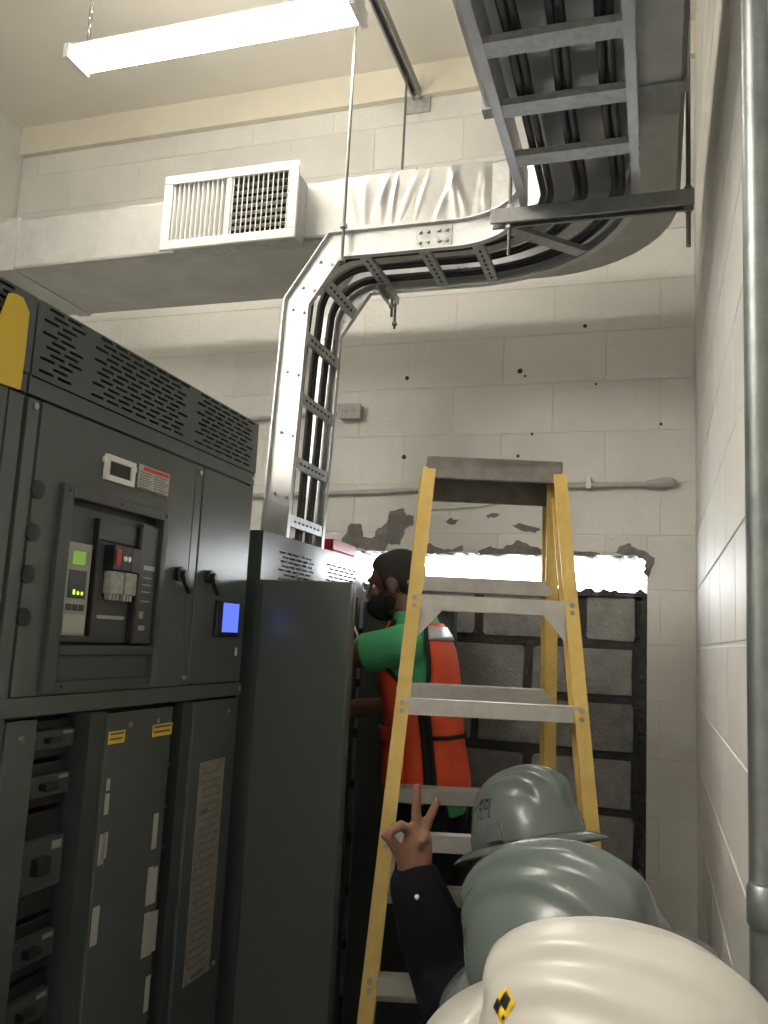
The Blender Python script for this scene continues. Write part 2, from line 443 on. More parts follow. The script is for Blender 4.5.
# breaker
brk = MB().box(CX-.08, CX-.016, iy0, iy1, iz0, iz1).build('circuit_breaker', 'dark', sb)
def bpart(name, y0, y1, z0, z1, m, x0=-.03, x1=-.012, par=None, bev=.001, lab=None):
    o = MB().box(CX+x0+.015, CX+x1+.013, y0, y1, z0, z1).build(name, m, par or brk, bevel=bev)
    if lab: o['label'] = lab
    return o
bpart('breaker_face', iy0+.012, iy1-.006, iz0+.006, iz1-.012, 'greyp', -.030, -.020)
tu = bpart('trip_unit', 1.340, 1.410, 1.975, 2.150, 'lightp', -.022, -.010, lab='pale trip unit with green display')
bpart('display', 1.352, 1.390, 2.108, 2.134, 'lcd', -.011, -.008, tu)
bpart('indicator_panel', 1.346, 1.398, 2.045, 2.098, 'greyp', -.011, -.008, tu)
for i in range(3): bpart('led', 1.360+.012*i, 1.366+.012*i, 2.052, 2.058+.003*(i == 0), 'led', -.009, -.007, tu, 0)
for i in range(3): bpart('button', 1.346+.019*i, 1.360+.019*i, 2.022, 2.034, 'greyp', -.011, -.007, tu)
bpart('setting_label', 1.341, 1.403, 1.980, 2.014, 'paper', -.011, -.008, tu)
bpart('divider', 1.421, 1.426, 1.975, 2.205, 'dark', -.022, -.008)
bpart('divider', 1.560, 1.567, 1.962, 2.205, 'dark', -.022, -.006)
bpart('upper_plate', 1.430, 1.556, 2.165, 2.205, 'greyp', -.022, -.012)
for i, (a, b_, m) in enumerate(((1.462, 1.488, 'blackp'), (1.489, 1.522, 'blackp'), (1.523, 1.557, 'blackp'))):
    o = bpart('push_button_block', a, b_, 2.108, 2.158, m, -.022, .004)
    if i == 0: bpart('off_button', a+.005, b_-.004, 2.118, 2.150, 'redp', .003, .007, o)
    if i == 1:
        for q in (0, 1):
            yy = a+.009+q*.014
            MB().cyl((CX+.016, yy, 2.133), (CX+.020, yy, 2.133), .0055, 12).build('round_button', 'white', o)
for a in (1.466, 1.512):
    o = bpart('wired_plug', a, a+.040, 2.060, 2.106, 'clear', -.022, .002, bev=.003)
    for q in range(3): bpart('plug_leg', a+.005+q*.012, a+.011+q*.012, 2.048, 2.062, 'clear', -.02, -.004, o)
bpart('label_strip', 1.455, 1.548, 2.010, 2.017, 'paper', -.023, -.018, bev=0)
rc = bpart('rating_panel', 1.572, 1.634, 1.963, 2.215, 'greyp', -.022, -.008)
bpart('rating_label', 1.584, 1.626, 2.118, 2.128, 'paper', -.009, -.0065, rc, 0)
for z in (2.10, 2.085, 2.07, 2.05): bpart('print_line', 1.584, 1.618, z, z+.003, 'lightp', -.009, -.0065, rc, 0)
bpart('pictogram', 1.582, 1.598, 2.015, 2.030, 'lightp', -.009, -.0065, rc, 0)
bpart('serial_label', 1.584, 1.607, 1.990, 2.000, 'paper', -.009, -.0065, rc, 0)
# meter window and warning label on the left door
(my0, mz1), (my1, mz0) = cf(104, 456), cf(133, 487)
my0, mz1, my1, mz0 = cf(104.5, 457)[0], cf(118, 458)[1], cf(132.5, 475)[0], cf(118, 484)[1]
mt = MB().box(CX, CX+.008, my0, my1, mz0, mz0+.012).box(CX, CX+.008, my0, my1, mz1-.012, mz1).box(CX, CX+.008, my0, my0+.012, mz0+.012, mz1-.012).box(CX, CX+.008, my1-.012, my1, mz0+.012, mz1-.012)
mt.box(CX, CX+.006, my0-.006, my0, mz0+.034, mz0+.046).box(CX, CX+.006, my1, my1+.006, mz0+.034, mz0+.046)
mf = mt.build('window_frame', 'white', door1, bevel=.001)
MB().box(CX, CX+.003, my0+.012, my1-.012, mz0+.012, mz1-.012).build('window_glass', 'blackp', mf)
ly0, ly1, lz0, lz1 = cf(137.5, 480)[0], cf(169, 480)[0], cf(153, 492)[1], cf(153, 468.5)[1]
lb = MB().box(CX, CX+.0012, ly0, ly1, lz0, lz1).build('warning_label', 'paper', door1)
MB().box(CX+.001, CX+.0018, ly0+.018, ly1-.004, lz1-.011, lz1-.003).build('red_header', 'redink', lb)
pl = MB()
for i in range(8):
    z = lz1-.017-.0055*i
    pl.box(CX+.001, CX+.0017, ly0+.006, ly0+.052-.006*(i % 3), z, z+.0018).box(CX+.001, CX+.0017, ly0+.060, ly1-.006-.006*((i+1) % 3), z, z+.0018)
pl.build('printed_lines', 'ink', lb)
# blue screen
sy0, sy1, sz1, sz0 = cf(213.5, 618)[0], cf(236, 618)[0], cf(225, 601)[1], cf(225, 637)[1]
sc = MB().box(CX, CX+.012, sy0, sy1, sz0, sz1).build('screen_unit', 'blackp', door2, bevel=.003)
MB().box(CX+.011, CX+.0132, cf(218.5, 618)[0], cf(234, 618)[0], cf(225, 632)[1], cf(225, 603)[1]).build('screen', 'screen', sc)
MB().box(CX, CX+.003, 2.045, 2.051, 1.935, 1.955).build('key_tag', 'white', door2)
# transverse rail and lower covers
MB().box(CX-.02, CX+.004, Y0, Y1, 1.832, 1.866).build('cross_rail', 'cab', sb, bevel=.002)
screw(sb, 2.075, 1.85, CX+.004)
MB().box(CX-.012, CX, D0, 1.308, .12, 1.826).build('cover_panel', 'cab', sb, bevel=.002)
screw(sb, 1.268, 1.795)
MB().box(CX-.085, CX-.006, 1.468, 1.516, .12, 1.826).build('wireway_post', 'cabd', sb)
cp = MB().box(CX-.012, CX, 1.520, 1.763, .12, 1.822).build('cover_panel', 'cab', sb, bevel=.002)
screw(sb, 1.595, 1.795); screw(sb, 1.70, 1.795)
MB().box(CX-.085, CX-.006, 1.815, 1.855, .12, 1.826).build('wireway_post', 'cabd', sb)
cr = MB().box(CX-.012, CX, 1.860, 2.086, .12, 1.826).build('cover_panel', 'cab', sb, bevel=.002)
screw(sb, 2.05, 1.18); screw(sb, 2.03, 1.795)
def plab(par, pts, m, name, lines=None):
    (a, b), (c, d) = cf(*pts[0]), cf(*pts[1])
    y0, y1, z0, z1 = min(a, c), max(a, c), min(b, d), max(b, d)
    o = MB().box(CX, CX+.0012, y0, y1, z0, z1).build(name, m, par)
    if lines:
        q = MB()
        for i in range(lines):
            z = z1-(i+.7)*(z1-z0)/(lines+.4)
            q.box(CX+.001, CX+.0016, y0+.004, y1-.004-.004*(i % 3), z, z+(z1-z0)/lines*.35)
        q.build('printed_lines', 'ink', o)
plab(cp, ((109,732),(124,742)), 'yellow', 'caution_sticker', 2)
plab(cp, ((153,725),(171,734)), 'yellow', 'caution_sticker', 2)
for q in (((107,779),(109,790)),((105.5,794),(107.5,814)),((100,835),(102.5,864)),((103.7,833),(105.5,858)),((93,908),(96,944)),((154,814),(155.5,848)),((148.3,868),(149.8,904)),((153,868),(154.7,902)),((144.5,914),(146,956)),((149,913),(150.3,954)),((153,912),(154.5,950)),((146,977),(147.5,1010))):
    plab(cp, q, 'paper', 'circuit_strip')
ty0, tz1 = cf(202, 762); ty1, _ = cf(225, 758); tz0 = cf(212, 971)[1]
ty0, ty1 = cf(200, 765)[0], cf(224.5, 760)[0]; tz1 = cf(212, 760)[1]; tz0 = cf(197, 978)[1]
tl = MB().box(CX, CX+.0012, ty0, ty1, tz0, tz1).build('circuit_chart', 'beigelab', cr)
q = MB()
for i in range(26):
    z = tz1-.03-.0185*i
    if z > tz0+.02: q.box(CX+.001, CX+.0016, ty0+.012, ty1-.012-.02*random.random(), z, z+.0022)
q.box(CX+.001, CX+.0016, ty0+.03, ty1-.03, tz0+.008, tz0+.016).box(CX+.001, CX+.0016, ty0+.02, ty0+.055, tz1-.125, tz1-.112)
q.build('printed_lines', 'ink', tl)
# branch breakers in the two open wireways
def branch(y0, y1, z0, z1, parent, mirror=False):
    o = MB().box(CX-.085, CX-.045, y0, y1, z0, z1).build('branch_breaker', 'blackp', parent, bevel=.002)
    h = (z1-z0)
    MB().box(CX-.047, CX-.030, y0+.01, y1-.01, z0+h*.25, z0+h*.75).build('breaker_front', 'greyp', o, bevel=.002)
    MB().box(CX-.032, CX-.014, y0+(y1-y0)*.35, y0+(y1-y0)*.6, z0+h*.42, z0+h*.58).build('toggle', 'blackp', o, bevel=.002)
    MB().box(CX-.031, CX-.029, y1-.045, y1-.018, z0+h*.62, z0+h*.70).build('rating_label', 'lightp', o)
zz = 1.815
for hgt in (.075, .085, .19, .10, .10, .16, .10, .10, .15, .12): 
    branch(1.315, 1.465, zz-hgt+.006, zz, sb); zz -= hgt+.004
zz = 1.81
for i in range(13):
    hgt = .072
    branch(1.768, 1.812, zz-hgt+.006, zz, sb); zz -= hgt+.018

# neighbouring section at the left edge of the photograph
sa = thing('switchboard', 'dark grey switchboard section cut off at the left edge, beside the breaker window section', 'switchboard', (-1.5, .75, 0))
A0, A1 = .29, 1.190
MB().box(-1.95, CX-.03, A0, A1, .1, 2.40).build('body', 'cabd', sa)
MB().box(-1.95, CX-.003, A0, A1, ZT-.004, ZT).box(-1.95, -1.946, A0, A1, 2.40, ZT).box(-1.95, CX-.003, A1-.004, A1, 2.40, ZT).box(-1.95, CX-.003, A0, A0+.004, 2.40, ZT).build('hood', 'cab', sa)
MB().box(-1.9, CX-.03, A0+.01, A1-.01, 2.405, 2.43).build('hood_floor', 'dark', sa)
slots_panel('vent_panel', sa, CX, .003, A0, A1, 2.428, ZT, rows, [(.33, .60), (.64, .90), (.93, 1.165)], 'cab')
MB().box(CX-.03, CX-.002, A0, A1, 2.394, 2.4265).build('header_rail', 'cab', sa, bevel=.002)
MB().box(-1.95, CX-.01, A0, A1, 0, .1).build('plinth', 'dark', sa)
da = MB().box(CX-.03, CX, A0+.03, A1-.045, 1.872, 2.388).build('door', 'cab', sa, bevel=.002)
handle(da, .42, 2.08)
MB().box(CX-.03, CX-.001, A1-.04, A1-.004, .1, 2.388).build('corner_post', 'cab', sa, bevel=.002)
MB().box(CX-.03, CX+.004, A0, A1, 1.832, 1.866).build('cross_rail', 'cab', sa, bevel=.002)
MB().box(CX-.03, CX, A0+.03, A1-.045, .12, 1.826).build('cover_panel', 'cab', sa, bevel=.002)
# yellow lifting bracket on the hood
yb = [at(x, y, 'X', CX+.006) for x, y in ((8,293),(14,294),(21,298),(27,313),(23,352),(18,390),(0,384),(-16,378),(-6,330))]
br = MB().prism(yb, (.006, 0, 0)).build('lifting_bracket', 'yb', None, bevel=.001)
tag(br, 'yellow steel bracket plate fixed over the slotted hood at the left edge', 'bracket')
MB().box(CX+.0006, CX+.006, 1.10, 1.15, 2.43, 2.50).build('mounting_foot', 'yb', br)

# far section, doors open
sc3 = thing('switchboard', 'lower grey switchboard section with doors open beside the worker', 'switchboard', (-1.5, 2.6, 0))
C0, C1, CT = 2.165, 3.035, 2.282
MB().box(-1.95, -1.90, C0, C1, .1, CT-.01).box(-1.90, CX-.004, C0, C0+.03, .1, CT-.004).box(-1.90, CX-.004, C1-.03, C1, .1, CT-.004).box(-1.9, CX-.01, C0+.03, C1-.03, .1, .14).build('body', 'cab', sc3)
MB().box(-1.95, CX-.003, C0, 2.38, CT-.004, CT).box(-1.95, CX-.003, 2.72, C1, CT-.004, CT).box(-1.95, -1.21, 2.38, 2.72, CT-.004, CT).box(-1.035-.03, CX-.003, 2.38, 2.72, CT-.004, CT).build('top_plate', 'cab', sc3)
MB().box(-1.95, CX-.01, C0, C1, 0, .1).build('plinth', 'dark', sc3)
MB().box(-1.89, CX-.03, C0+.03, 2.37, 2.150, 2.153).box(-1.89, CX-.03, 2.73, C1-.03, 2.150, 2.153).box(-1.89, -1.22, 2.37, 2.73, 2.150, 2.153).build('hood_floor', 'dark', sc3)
vp = slots_panel('vent_panel', sc3, CX, .003, C0, C1, 2.142, CT, [2.156+.0130*i for i in range(7)], [(2.28, 2.57), (2.66, 2.97)], 'cab')
MB().box(-1.40, -1.36, C0+.05, C1-.05, .2, 2.10).build('mounting_plate', 'greyp', sc3)
for i in range(3):
    MB().box(-1.36, -1.335, C0+.12+.24*i, C0+.28+.24*i, 1.2, 2.0).build('bus_bar_block', 'blackp', sc3, bevel=.004)
DXr = at(353, 580, 'Y', 2.145).x
d1 = MB().box(CX+.004, DXr, 2.135, 2.155, .12, 2.142).box(DXr-.020, DXr, 2.155, 2.180, .12, 2.142).build('door', 'cab', sc3, bevel=.003)
MB().box(CX+.004, CX+.025, 2.129, 2.135, .14, 2.13).build('hinge_strip', 'cabd', d1)
e2_ = at(457, 610, 'Y', 3.20); h2_ = V((CX+.006, 3.050, 0)); dd = V((e2_.x, 3.20, 0))-h2_; dn = V((-dd.y, dd.x, 0)).normalized(); du = dd.normalized()
zc_ = V((0, 0, 1.125)); zh_ = V((0, 0, 1.005))
d2 = MB().obox(h2_+dd*.5+dn*.010+zc_, dd*.5, dn*.010, zh_).obox(h2_+dd-du*.009-dn*.008+zc_, du*.009, dn*.008, zh_).build('door', 'cab', sc3, bevel=.003)
hl = h2_+dd-du*.045+V((0, 0, at(447, 612, 'Y', 3.18).z))
hh = MB().cyl(hl, hl-dn*.018, .014, 14).build('latch', 'blackp', d2)
MB().obox(hl-dn*.022-du*.008, du*.028, dn*.006, V((0, 0, .007))).build('lever', 'blackp', hh, bevel=.002)
# things on and at the far section
rt = thing('parts_tray', 'red plastic tray lying on top of the open switchboard behind the tray riser', 'tray', (-1.20, 2.88, CT))
MB().box(-1.27, -1.07, 2.76, 3.00, CT+.0005, CT+.012).build('base', 'redp', rt, bevel=.004)
MB().box(-1.27, -1.26, 2.76, 3.00, CT+.012, CT+.050).box(-1.08, -1.07, 2.76, 3.00, CT+.012, CT+.050).box(-1.26, -1.08, 2.76, 2.77, CT+.012, CT+.050).box(-1.26, -1.08, 2.99, 3.00, CT+.012, CT+.050).build('rim', 'redp', rt, bevel=.003)
hk = at(361, 586, 'Y', 3.02); hk.x = max(hk.x, CX+.022)
pts = [hk + V((.016*math.cos(a), 0, .020*math.sin(a))) for a in [PI*(-.35+1.75*i/14) for i in range(15)]]
tag(MB().tube(pts, .0035, 8).build('wire_loop', 'white', None, smooth=True), 'white wire loop hanging at the corner of the open switchboard', 'wire')

# ------------------------------------------------------------------ ductwork
dz0_, dz1_ = 3.31, 3.515
dfy, dby = 2.487, 2.955
dxl, dxr = -.41, .062
cxo, cyo, Ro = dxr-.46, dby-.46+.0, .46
arc = [(cxo+Ro*math.cos(a), cyo+Ro*math.sin(a)) for a in [PI/2*i/10 for i in range(11)]]
poly = [(dxr, 1.95)] + arc + [(XL+.01, dby), (XL+.01, dfy), (-.50, dfy), (-.40, dfy-.02), (-.32, dfy-.08), (-.29, dfy-.18), (-.29, 1.95)]
duct = thing('air_duct', 'foil wrapped air duct running along the far wall and turning overhead', 'duct', (-1.5, 2.72, dz0_))
def duct_piece(name, pl, z0, z1, nz=1):
    mb = MB().prism([(x, y, z0) for x, y in pl], (0, 0, z1-z0))
    return mb.build(name, 'foil', duct, bevel=.012)
duct_piece('elbow_run', poly, dz0_, dz1_)
duct_piece('overhead_run', [(dxr, 1.95), (dxl, 1.95), (dxl, YF+.02), (dxr, YF+.02)], dz0_-.004, dz1_)
for y in (1.93, .6): MB().box(dxl-.006, dxr+.006, y-.02, y+.02, dz0_-.009, dz1_+.006).build('joint_band', 'galv', duct)
for x in (-2.35, -.78): MB().box(x-.03, x+.03, dfy-.003, dby+.003, dz0_-.003, dz1_+.003).build('tape_band', 'foil', duct)
# crumpled foil wrap, real folds on the visible face
rr = random.Random(11)
FO = [(rr.uniform(-1.2, -.45), rr.uniform(-.5, .5), rr.uniform(.006, .014), rr.uniform(.002, .008)) for _ in range(34)]
NXg, NZg = 150, 12
vs = []; fs = []
for j in range(NZg+1):
    for i in range(NXg+1):
        x = -1.02+(1.02-.50)*i/NXg; v = j/NZg
        d_ = sum(a*math.exp(-((x-c0-sl*(v-.5)*.2)/w_)**2)*(.35+.65*math.sin(PI*min(1, max(0, v*1.2-.1)))) for c0, sl, w_, a in FO)
        ed = min(1, min(i, NXg-i)/6, (min(j, NZg-j)+.3)/2)
        vs.append((x, dfy-.002-d_*ed, dz0_+.004+(dz1_-dz0_-.006)*v))
for j in range(NZg):
    for i in range(NXg):
        q = j*(NXg+1)+i; fs.append((q, q+1, q+NXg+2, q+NXg+1))
MB().add(vs, fs).build('crumpled_wrap', 'foil', duct, smooth=True)
# supply register on its collar
rg = thing('air_register', 'white supply register with vertical vanes on the foil duct', 'vent', (-1.3, 2.38, 3.2))
RY = 2.365
c = [at(165, 180, 'Y', RY), at(293, 157, 'Y', RY), at(301, 237, 'Y', RY), at(159, 249, 'Y', RY)]
rx0, rx1 = (c[0].x+c[3].x)/2, (c[1].x+c[2].x)/2
rz0, rz1 = (c[2].z+c[3].z)/2, (c[0].z+c[1].z)/2
B = .032
MB().box(rx0, rx1, RY, RY+.012, rz1-B, rz1).box(rx0, rx1, RY, RY+.012, rz0, rz0+B).box(rx0, rx0+B, RY, RY+.012, rz0+B, rz1-B).box(rx1-B, rx1, RY, RY+.012, rz0+B, rz1-B).build('frame', 'white', rg, bevel=.003)
MB().box(rx0+.02, rx0+.026, RY+.012, dfy-.001, rz0+.02, rz1-.02).box(rx1-.026, rx1-.02, RY+.012, dfy-.001, rz0+.02, rz1-.02).box(rx0+.026, rx1-.026, RY+.012, dfy-.001, rz0+.02, rz0+.026).box(rx0+.026, rx1-.026, RY+.012, dfy-.001, rz1-.026, rz1-.02).build('collar', 'galv', rg)
MB().box(rx0+.026, rx1-.026, dfy-.03, dfy-.002, rz0+.026, rz1-.026).build('damper', 'dark', rg)
n = 24; wv = rx1-rx0-2*B
for i in range(n):
    x = rx0+B+wv*(i+.5)/n
    tw = -.30 if i < n*.5 else .45
    a = V((.0016*math.cos(tw), .0016*math.sin(tw), 0)); b_ = V((-.010*math.sin(tw), .010*math.cos(tw), 0))
    MB().obox((x, RY+.014, (rz0+rz1)/2), a, b_, (0, 0, (rz1-rz0)/2-B+.002)).build('vertical_vane', 'white', rg)
MB().box((rx0+rx1)/2-.007, (rx0+rx1)/2+.007, RY+.002, RY+.014, rz0+B, rz1-B).build('mullion', 'white', rg)
for i in range(8):
    z = rz0+B+(rz1-rz0-2*B)*(i+.5)/8
    MB().box(rx0+B-.004, rx1-B+.004, RY+.028, RY+.046, z-.0018, z+.0018).build('horizontal_vane', 'white', rg)

# ------------------------------------------------------------------ cable tray
tray = thing('cable_tray', 'aluminium ladder cable tray rising from the open switchboard and turning overhead', 'cable tray', (-1.1, 2.53, CT))
TB, TH = 3.185, .090           # underside of the horizontal run, rail height
NY, FY = 2.405, 2.675           # near and far rails
ECX, ECY, ERI, ERO = -.590, 2.150, .255, .525
LX, RX = ECX+ERI, ECX+ERO       # rails of the overhead run
t_ = .004; fg = .022
CH = [(0, 0), (fg, 0), (fg, t_), (t_, t_), (t_, TH-t_), (fg, TH-t_), (fg, TH), (0, TH)]   # channel: web at 0, flanges towards +a
def chan(flip): return [((-a if flip else a), b) for a, b in CH]
# vertical part: path in XZ plane at the tray's inner (rung) side; profile depth goes towards -X / +Z
xb, xt_ = -1.083, -1.055
P_v0, P_v1 = V((xb, 0, 2.14)), V((xt_, 0, 3.035))
P_h0 = V((-.955, 0, TB))
P_h1 = V((ECX, 0, TB))
def rail_xz(name, y, a, b, flip):
    # swept along a-b, web in plane y, flanges to the outside of the tray
    d = (b-a).normalized(); nrm = V((-d.z, 0, d.x))   # towards -X / up
    if nrm.x > 0 and abs(nrm.x) > abs(nrm.z): nrm = -nrm
    s = 1 if flip else -1
    R = [[q + V((0, y, 0)) + V((0, s*u, 0)) + nrm*v for u, v in CH] for q in (a, b)]
    return MB().rings(R).build(name, 'alu', tray)
def n_of(a, b):
    d = (b-a).normalized(); return V((-d.z, 0, d.x))
for y, fp in ((NY, False), (FY, True)):
    # mitred three-leg rail: riser, 45 degree leg, horizontal leg
    pts = [P_v0, P_v1, P_h0, P_h1]; s = 1 if fp else -1
    offs = []
    for i, p in enumerate(pts):
        n0 = n_of(pts[i-1], p) if i else n_of(p, pts[1]); n1 = n_of(p, pts[i+1]) if i < 3 else n0
        m_ = (n0+n1).normalized(); m_ /= m_.dot(n0); offs.append(m_)
    for i, nm in enumerate(('riser_rail', 'bend_rail', 'run_rail')):
        R = [[pts[k] + V((0, y+s*u, 0)) + offs[k]*v for u, v in CH] for k in (i, i+1)]
        MB().rings(R).build(nm, 'alu', tray)
    # splice plates with bolts over the mitres and before the elbow
    for q, nn in ((P_v1, offs[1]), (P_h0, offs[2])):
        c_ = q + V((0, y-s*.003, 0)) + nn*.5*TH
    sp = MB().box(-.715, -.60, min(y+s*t_, y+s*(t_+.004)), max(y+s*t_, y+s*(t_+.004)), TB+.010, TB+TH-.010).build('splice_plate', 'galv', tray)
    for bx in (-.70, -.675, -.64, -.615):
        for bz in (TB+.028, TB+TH-.028):
            MB().cyl((bx, y, bz), (bx, y+s*(t_+.014), bz), .006, 6).build('bolt', 'screw', sp)
    for q in ((P_v0.lerp(P_v1, .30)), (P_v0.lerp(P_v1, .52)), (P_v0.lerp(P_v1, .74)), P_v0.lerp(P_v1, .97), P_v1.lerp(P_h0, .3), P_v1.lerp(P_h0, .85)):
        for w_ in (.02, .06):
            c_ = q + V((0, y, 0)) + offs[1]*w_
            MB().cyl(c_, c_+V((0, s*(t_+.010), 0)), .005, 6).build('bolt', 'screw', tray)
def arcpts(r, a0, a1, n=14): return [V((ECX+r*math.cos(a), ECY+r*math.sin(a), TB)) for a in [a0+(a1-a0)*i/n for i in range(n+1)]]
inner = arcpts(ERI, PI/2, 0); outer = arcpts(ERO, PI/2, 0)
MB().sweep(inner, chan(True), (0,0,1)).build('elbow_rail', 'alu', tray, smooth='auto')
MB().sweep(outer, chan(False), (0,0,1)).build('elbow_rail', 'alu', tray, smooth='auto')
for x, fp in ((LX, True), (RX, False)):
    MB().sweep([V((x, ECY, TB)), V((x, YF+.05, TB))], chan(fp), (0,0,1)).build('run_rail', 'alu', tray)
for bz in (TB+.03, TB+.065):
    for by in (2.02, 2.08):
        MB().cyl((RX, by, bz), (RX+.022, by, bz), .006, 6).build('bolt', 'screw', tray)
        MB().cyl((LX, by, bz), (LX-.022, by, bz), .006, 6).build('bolt', 'screw', tray)
# rungs
def rung(c, along, wide, thin, name='rung', slotted=True):
    # slotted strip with turned edges
    mb = MB().obox(c, along, wide, thin)
    L = along.length
    mb.obox(c+wide*.92+thin*3, along, wide*.08, thin*3).obox(c-wide*.92+thin*3, along, wide*.08, thin*3)
    o = mb.build(name, 'galv', tray)
    for k in (range(-3, 4) if slotted else ()):
        q = c+along*(k/4.2)
        MB().obox(q-thin*.6, along.normalized()*.008, wide.normalized()*.0035, thin).build('slot', 'dark', o)
    return o
for zt in (2.345, 2.53, 2.735, 2.935):
    t = (zt-P_v0.z)/(P_v1.z-P_v0.z); q = P_v0.lerp(P_v1, t); d = (P_v1-P_v0).normalized(); nn = n_of(P_v0, P_v1)
    rung(V((q.x, (NY+FY)/2, q.z))+nn*.004, V((0, (FY-NY)/2, 0)), d*.018, nn*.0018)
d = (P_h0-P_v1).normalized(); nn = n_of(P_v1, P_h0)
q = P_v1.lerp(P_h0, .50); rung(V((q.x, (NY+FY)/2, q.z))+nn*.004, V((0, (FY-NY)/2, 0)), d*.018, nn*.0018)
for x in (-.885, -.69, -.52):
    rung(V((x, (NY+FY)/2, TB+.006)), V((0, (FY-NY)/2, 0)), V((.018, 0, 0)), V((0, 0, .0018)))
a = PI/4
rung(V((ECX+(ERI+ERO)/2*math.cos(a), ECY+(ERI+ERO)/2*math.sin(a), TB+.006)), V((math.cos(a), math.sin(a), 0))*(ERO-ERI)/2, V((-math.sin(a), math.cos(a), 0))*.022, V((0,0,.0022)), slotted=False)
y = 1.972
while y > YF+.1:
    rung(V(((LX+RX)/2, y, TB+.006)), V(((RX-LX)/2, 0, 0)), V((0, .024, 0)), V((0, 0, .0024)), slotted=False)
    y -= .2085
# cables, two together in each of three runs
for i, so in enumerate((.050, .140, .236)):
    for j in (0, 1):
        s_ = so + (j-.5)*.0195; r = .0095; up = .0215+r+.001
        wob = .012*math.sin(i*2)
        P = [V((xb-.030, NY+s_+.004, 2.11))]
        nv = n_of(P_v0, P_v1)
        for t in (.22, .4, .6, .8):
            q = P_v0.lerp(P_v1, t); P.append(q+V((0, NY+s_+wob*(1-t), 0))+nv*(up+.002))
        # smooth bend
        bc = V((P_h0.x+.02, 0, P_v1.z-.03)); R0 = .16+up*.6
        a0, a1 = PI, PI/2
        cx_ = -.928; cz_ = TB-.122; rb = .122+up
        for k in range(7):
            a = PI-PI/2*k/6
            P.append(V((cx_+rb*math.cos(a), NY+s_, cz_+rb*math.sin(a))))
        for x in (-.8, -.68): P.append(V((x, NY+s_, TB+up)))
        for k in range(9):
            a = PI/2-PI/2*k/8; rr_ = ERI+s_
            P.append(V((ECX+rr_*math.cos(a), ECY+rr_*math.sin(a), TB+up)))
        yy = 1.85
        while yy > YF+.1:
            P.append(V((LX+s_+.006*math.sin(yy*5+i), yy, TB+up))); yy -= .3
        # densify with Catmull-Rom
        Q = []
        for k in range(len(P)-1):
            p0, p1, p2, p3 = P[max(k-1, 0)], P[k], P[k+1], P[min(k+2, len(P)-1)]
            for t in (0, .33, .66):
                Q.append(.5*((2*p1)+(p2-p0)*t+(2*p0-5*p1+4*p2-p3)*t*t+(3*p1-p0-3*p2+p3)*t**3))
        Q.append(P[-1])
        cb = MB().tube(Q, r, 8).build('power_cable', 'cable', None, smooth=True)
        tag(cb, ('black power cable in the tray, %s of the pair %s' % (('nearer one', 'farther one')[j], ('against the inner rail', 'along the middle', 'against the outer rail')[i])), 'cable', 'black power cables in the tray')

# trapeze strut, rods, ceiling strut
def strut_bar(name, p0, p1, up, label, cat='strut', w=.0207, h=.041, m='strut', slot=True):
    p0, p1, up = V(p0), V(p1), V(up); d = (p1-p0).normalized(); sd = d.cross(up)
    pr_ = [(-w, 0), (w, 0), (w, h), (w-.009, h), (w-.009, h-.003), (w-.003, h-.003), (w-.003, .003), (-w+.003, .003), (-w+.003, h-.003), (-w+.009, h-.003), (-w+.009, h), (-w, h)]
    R = [[q+sd*a+up*b for a, b in pr_] for q in (p0, p1)]
    o = MB().rings(R).build(name, m); return tag(o, label, cat)
SY = 2.205
strut_bar('strut_channel', (-.44, SY, TB-.001), (.090, SY, TB-.001), (0,0,-1), 'dark steel strut channel carrying the overhead tray run')
def rod(p0, p1, label, r=.006, nuts=()):
    o = MB().cyl(p0, p1, r, 8).build('hanger_rod', 'rod', None, smooth='auto'); tag(o, label, 'rod', 'threaded hanger rods')
    for z in nuts:
        MB().cyl((p0[0], p0[1], z-.006), (p0[0], p0[1], z+.006), .012, 6).build('nut', 'screw', o)
rod((.076, SY, TB-.15), (.076, SY, ZC), 'dark hanger rod at the right end of the strut by the right wall', .006, (TB-.047, TB+.008))
rod((-.390, SY, TB-.13), (-.390, SY, dz0_), 'short hanger rod through the left end of the dark strut', .005, (TB-.047, TB+.008))
UX = -1.015
strut_bar('strut_channel', (UX, .5, 4.40), (UX, YB-.012, 4.40), (0,0,-1), 'galvanised strut channel below the ceiling running to the far wall', m='strut')
o = MB().box(UX-.06, UX+.06, YB-.012, YB-.0005, 4.30, 4.44).build('wall_plate', 'galv', bpy.data.objects['strut_channel.001'])
rp = at(347, 236, 'Y', 2.392)
rod((rp.x, 2.36, TB-.03), (rp.x, 2.36, ZC), 'bright hanger rod in front of the duct, from ceiling to tray corner', .0055, (TB-.024, TB+TH))
p = at(404, 104, 'Y', 3.1)
rod((UX, 3.16, 3.24), (UX, 3.16, 4.39), 'thin hanger rod behind the duct near the end of the ceiling strut', .0055, (3.26,))
strut_bar('strut_channel', (-.885, 2.60, TB), (-.885, 2.735, TB), (0,0,-1), 'short strut bracket under the corner of the tray', h=.024, m='galv')
rod((-.885, 2.715, TB-.075), (-.885, 2.715, TB+.11), 'short rod stub hanging from the bracket under the tray corner', .005, (TB-.036,))

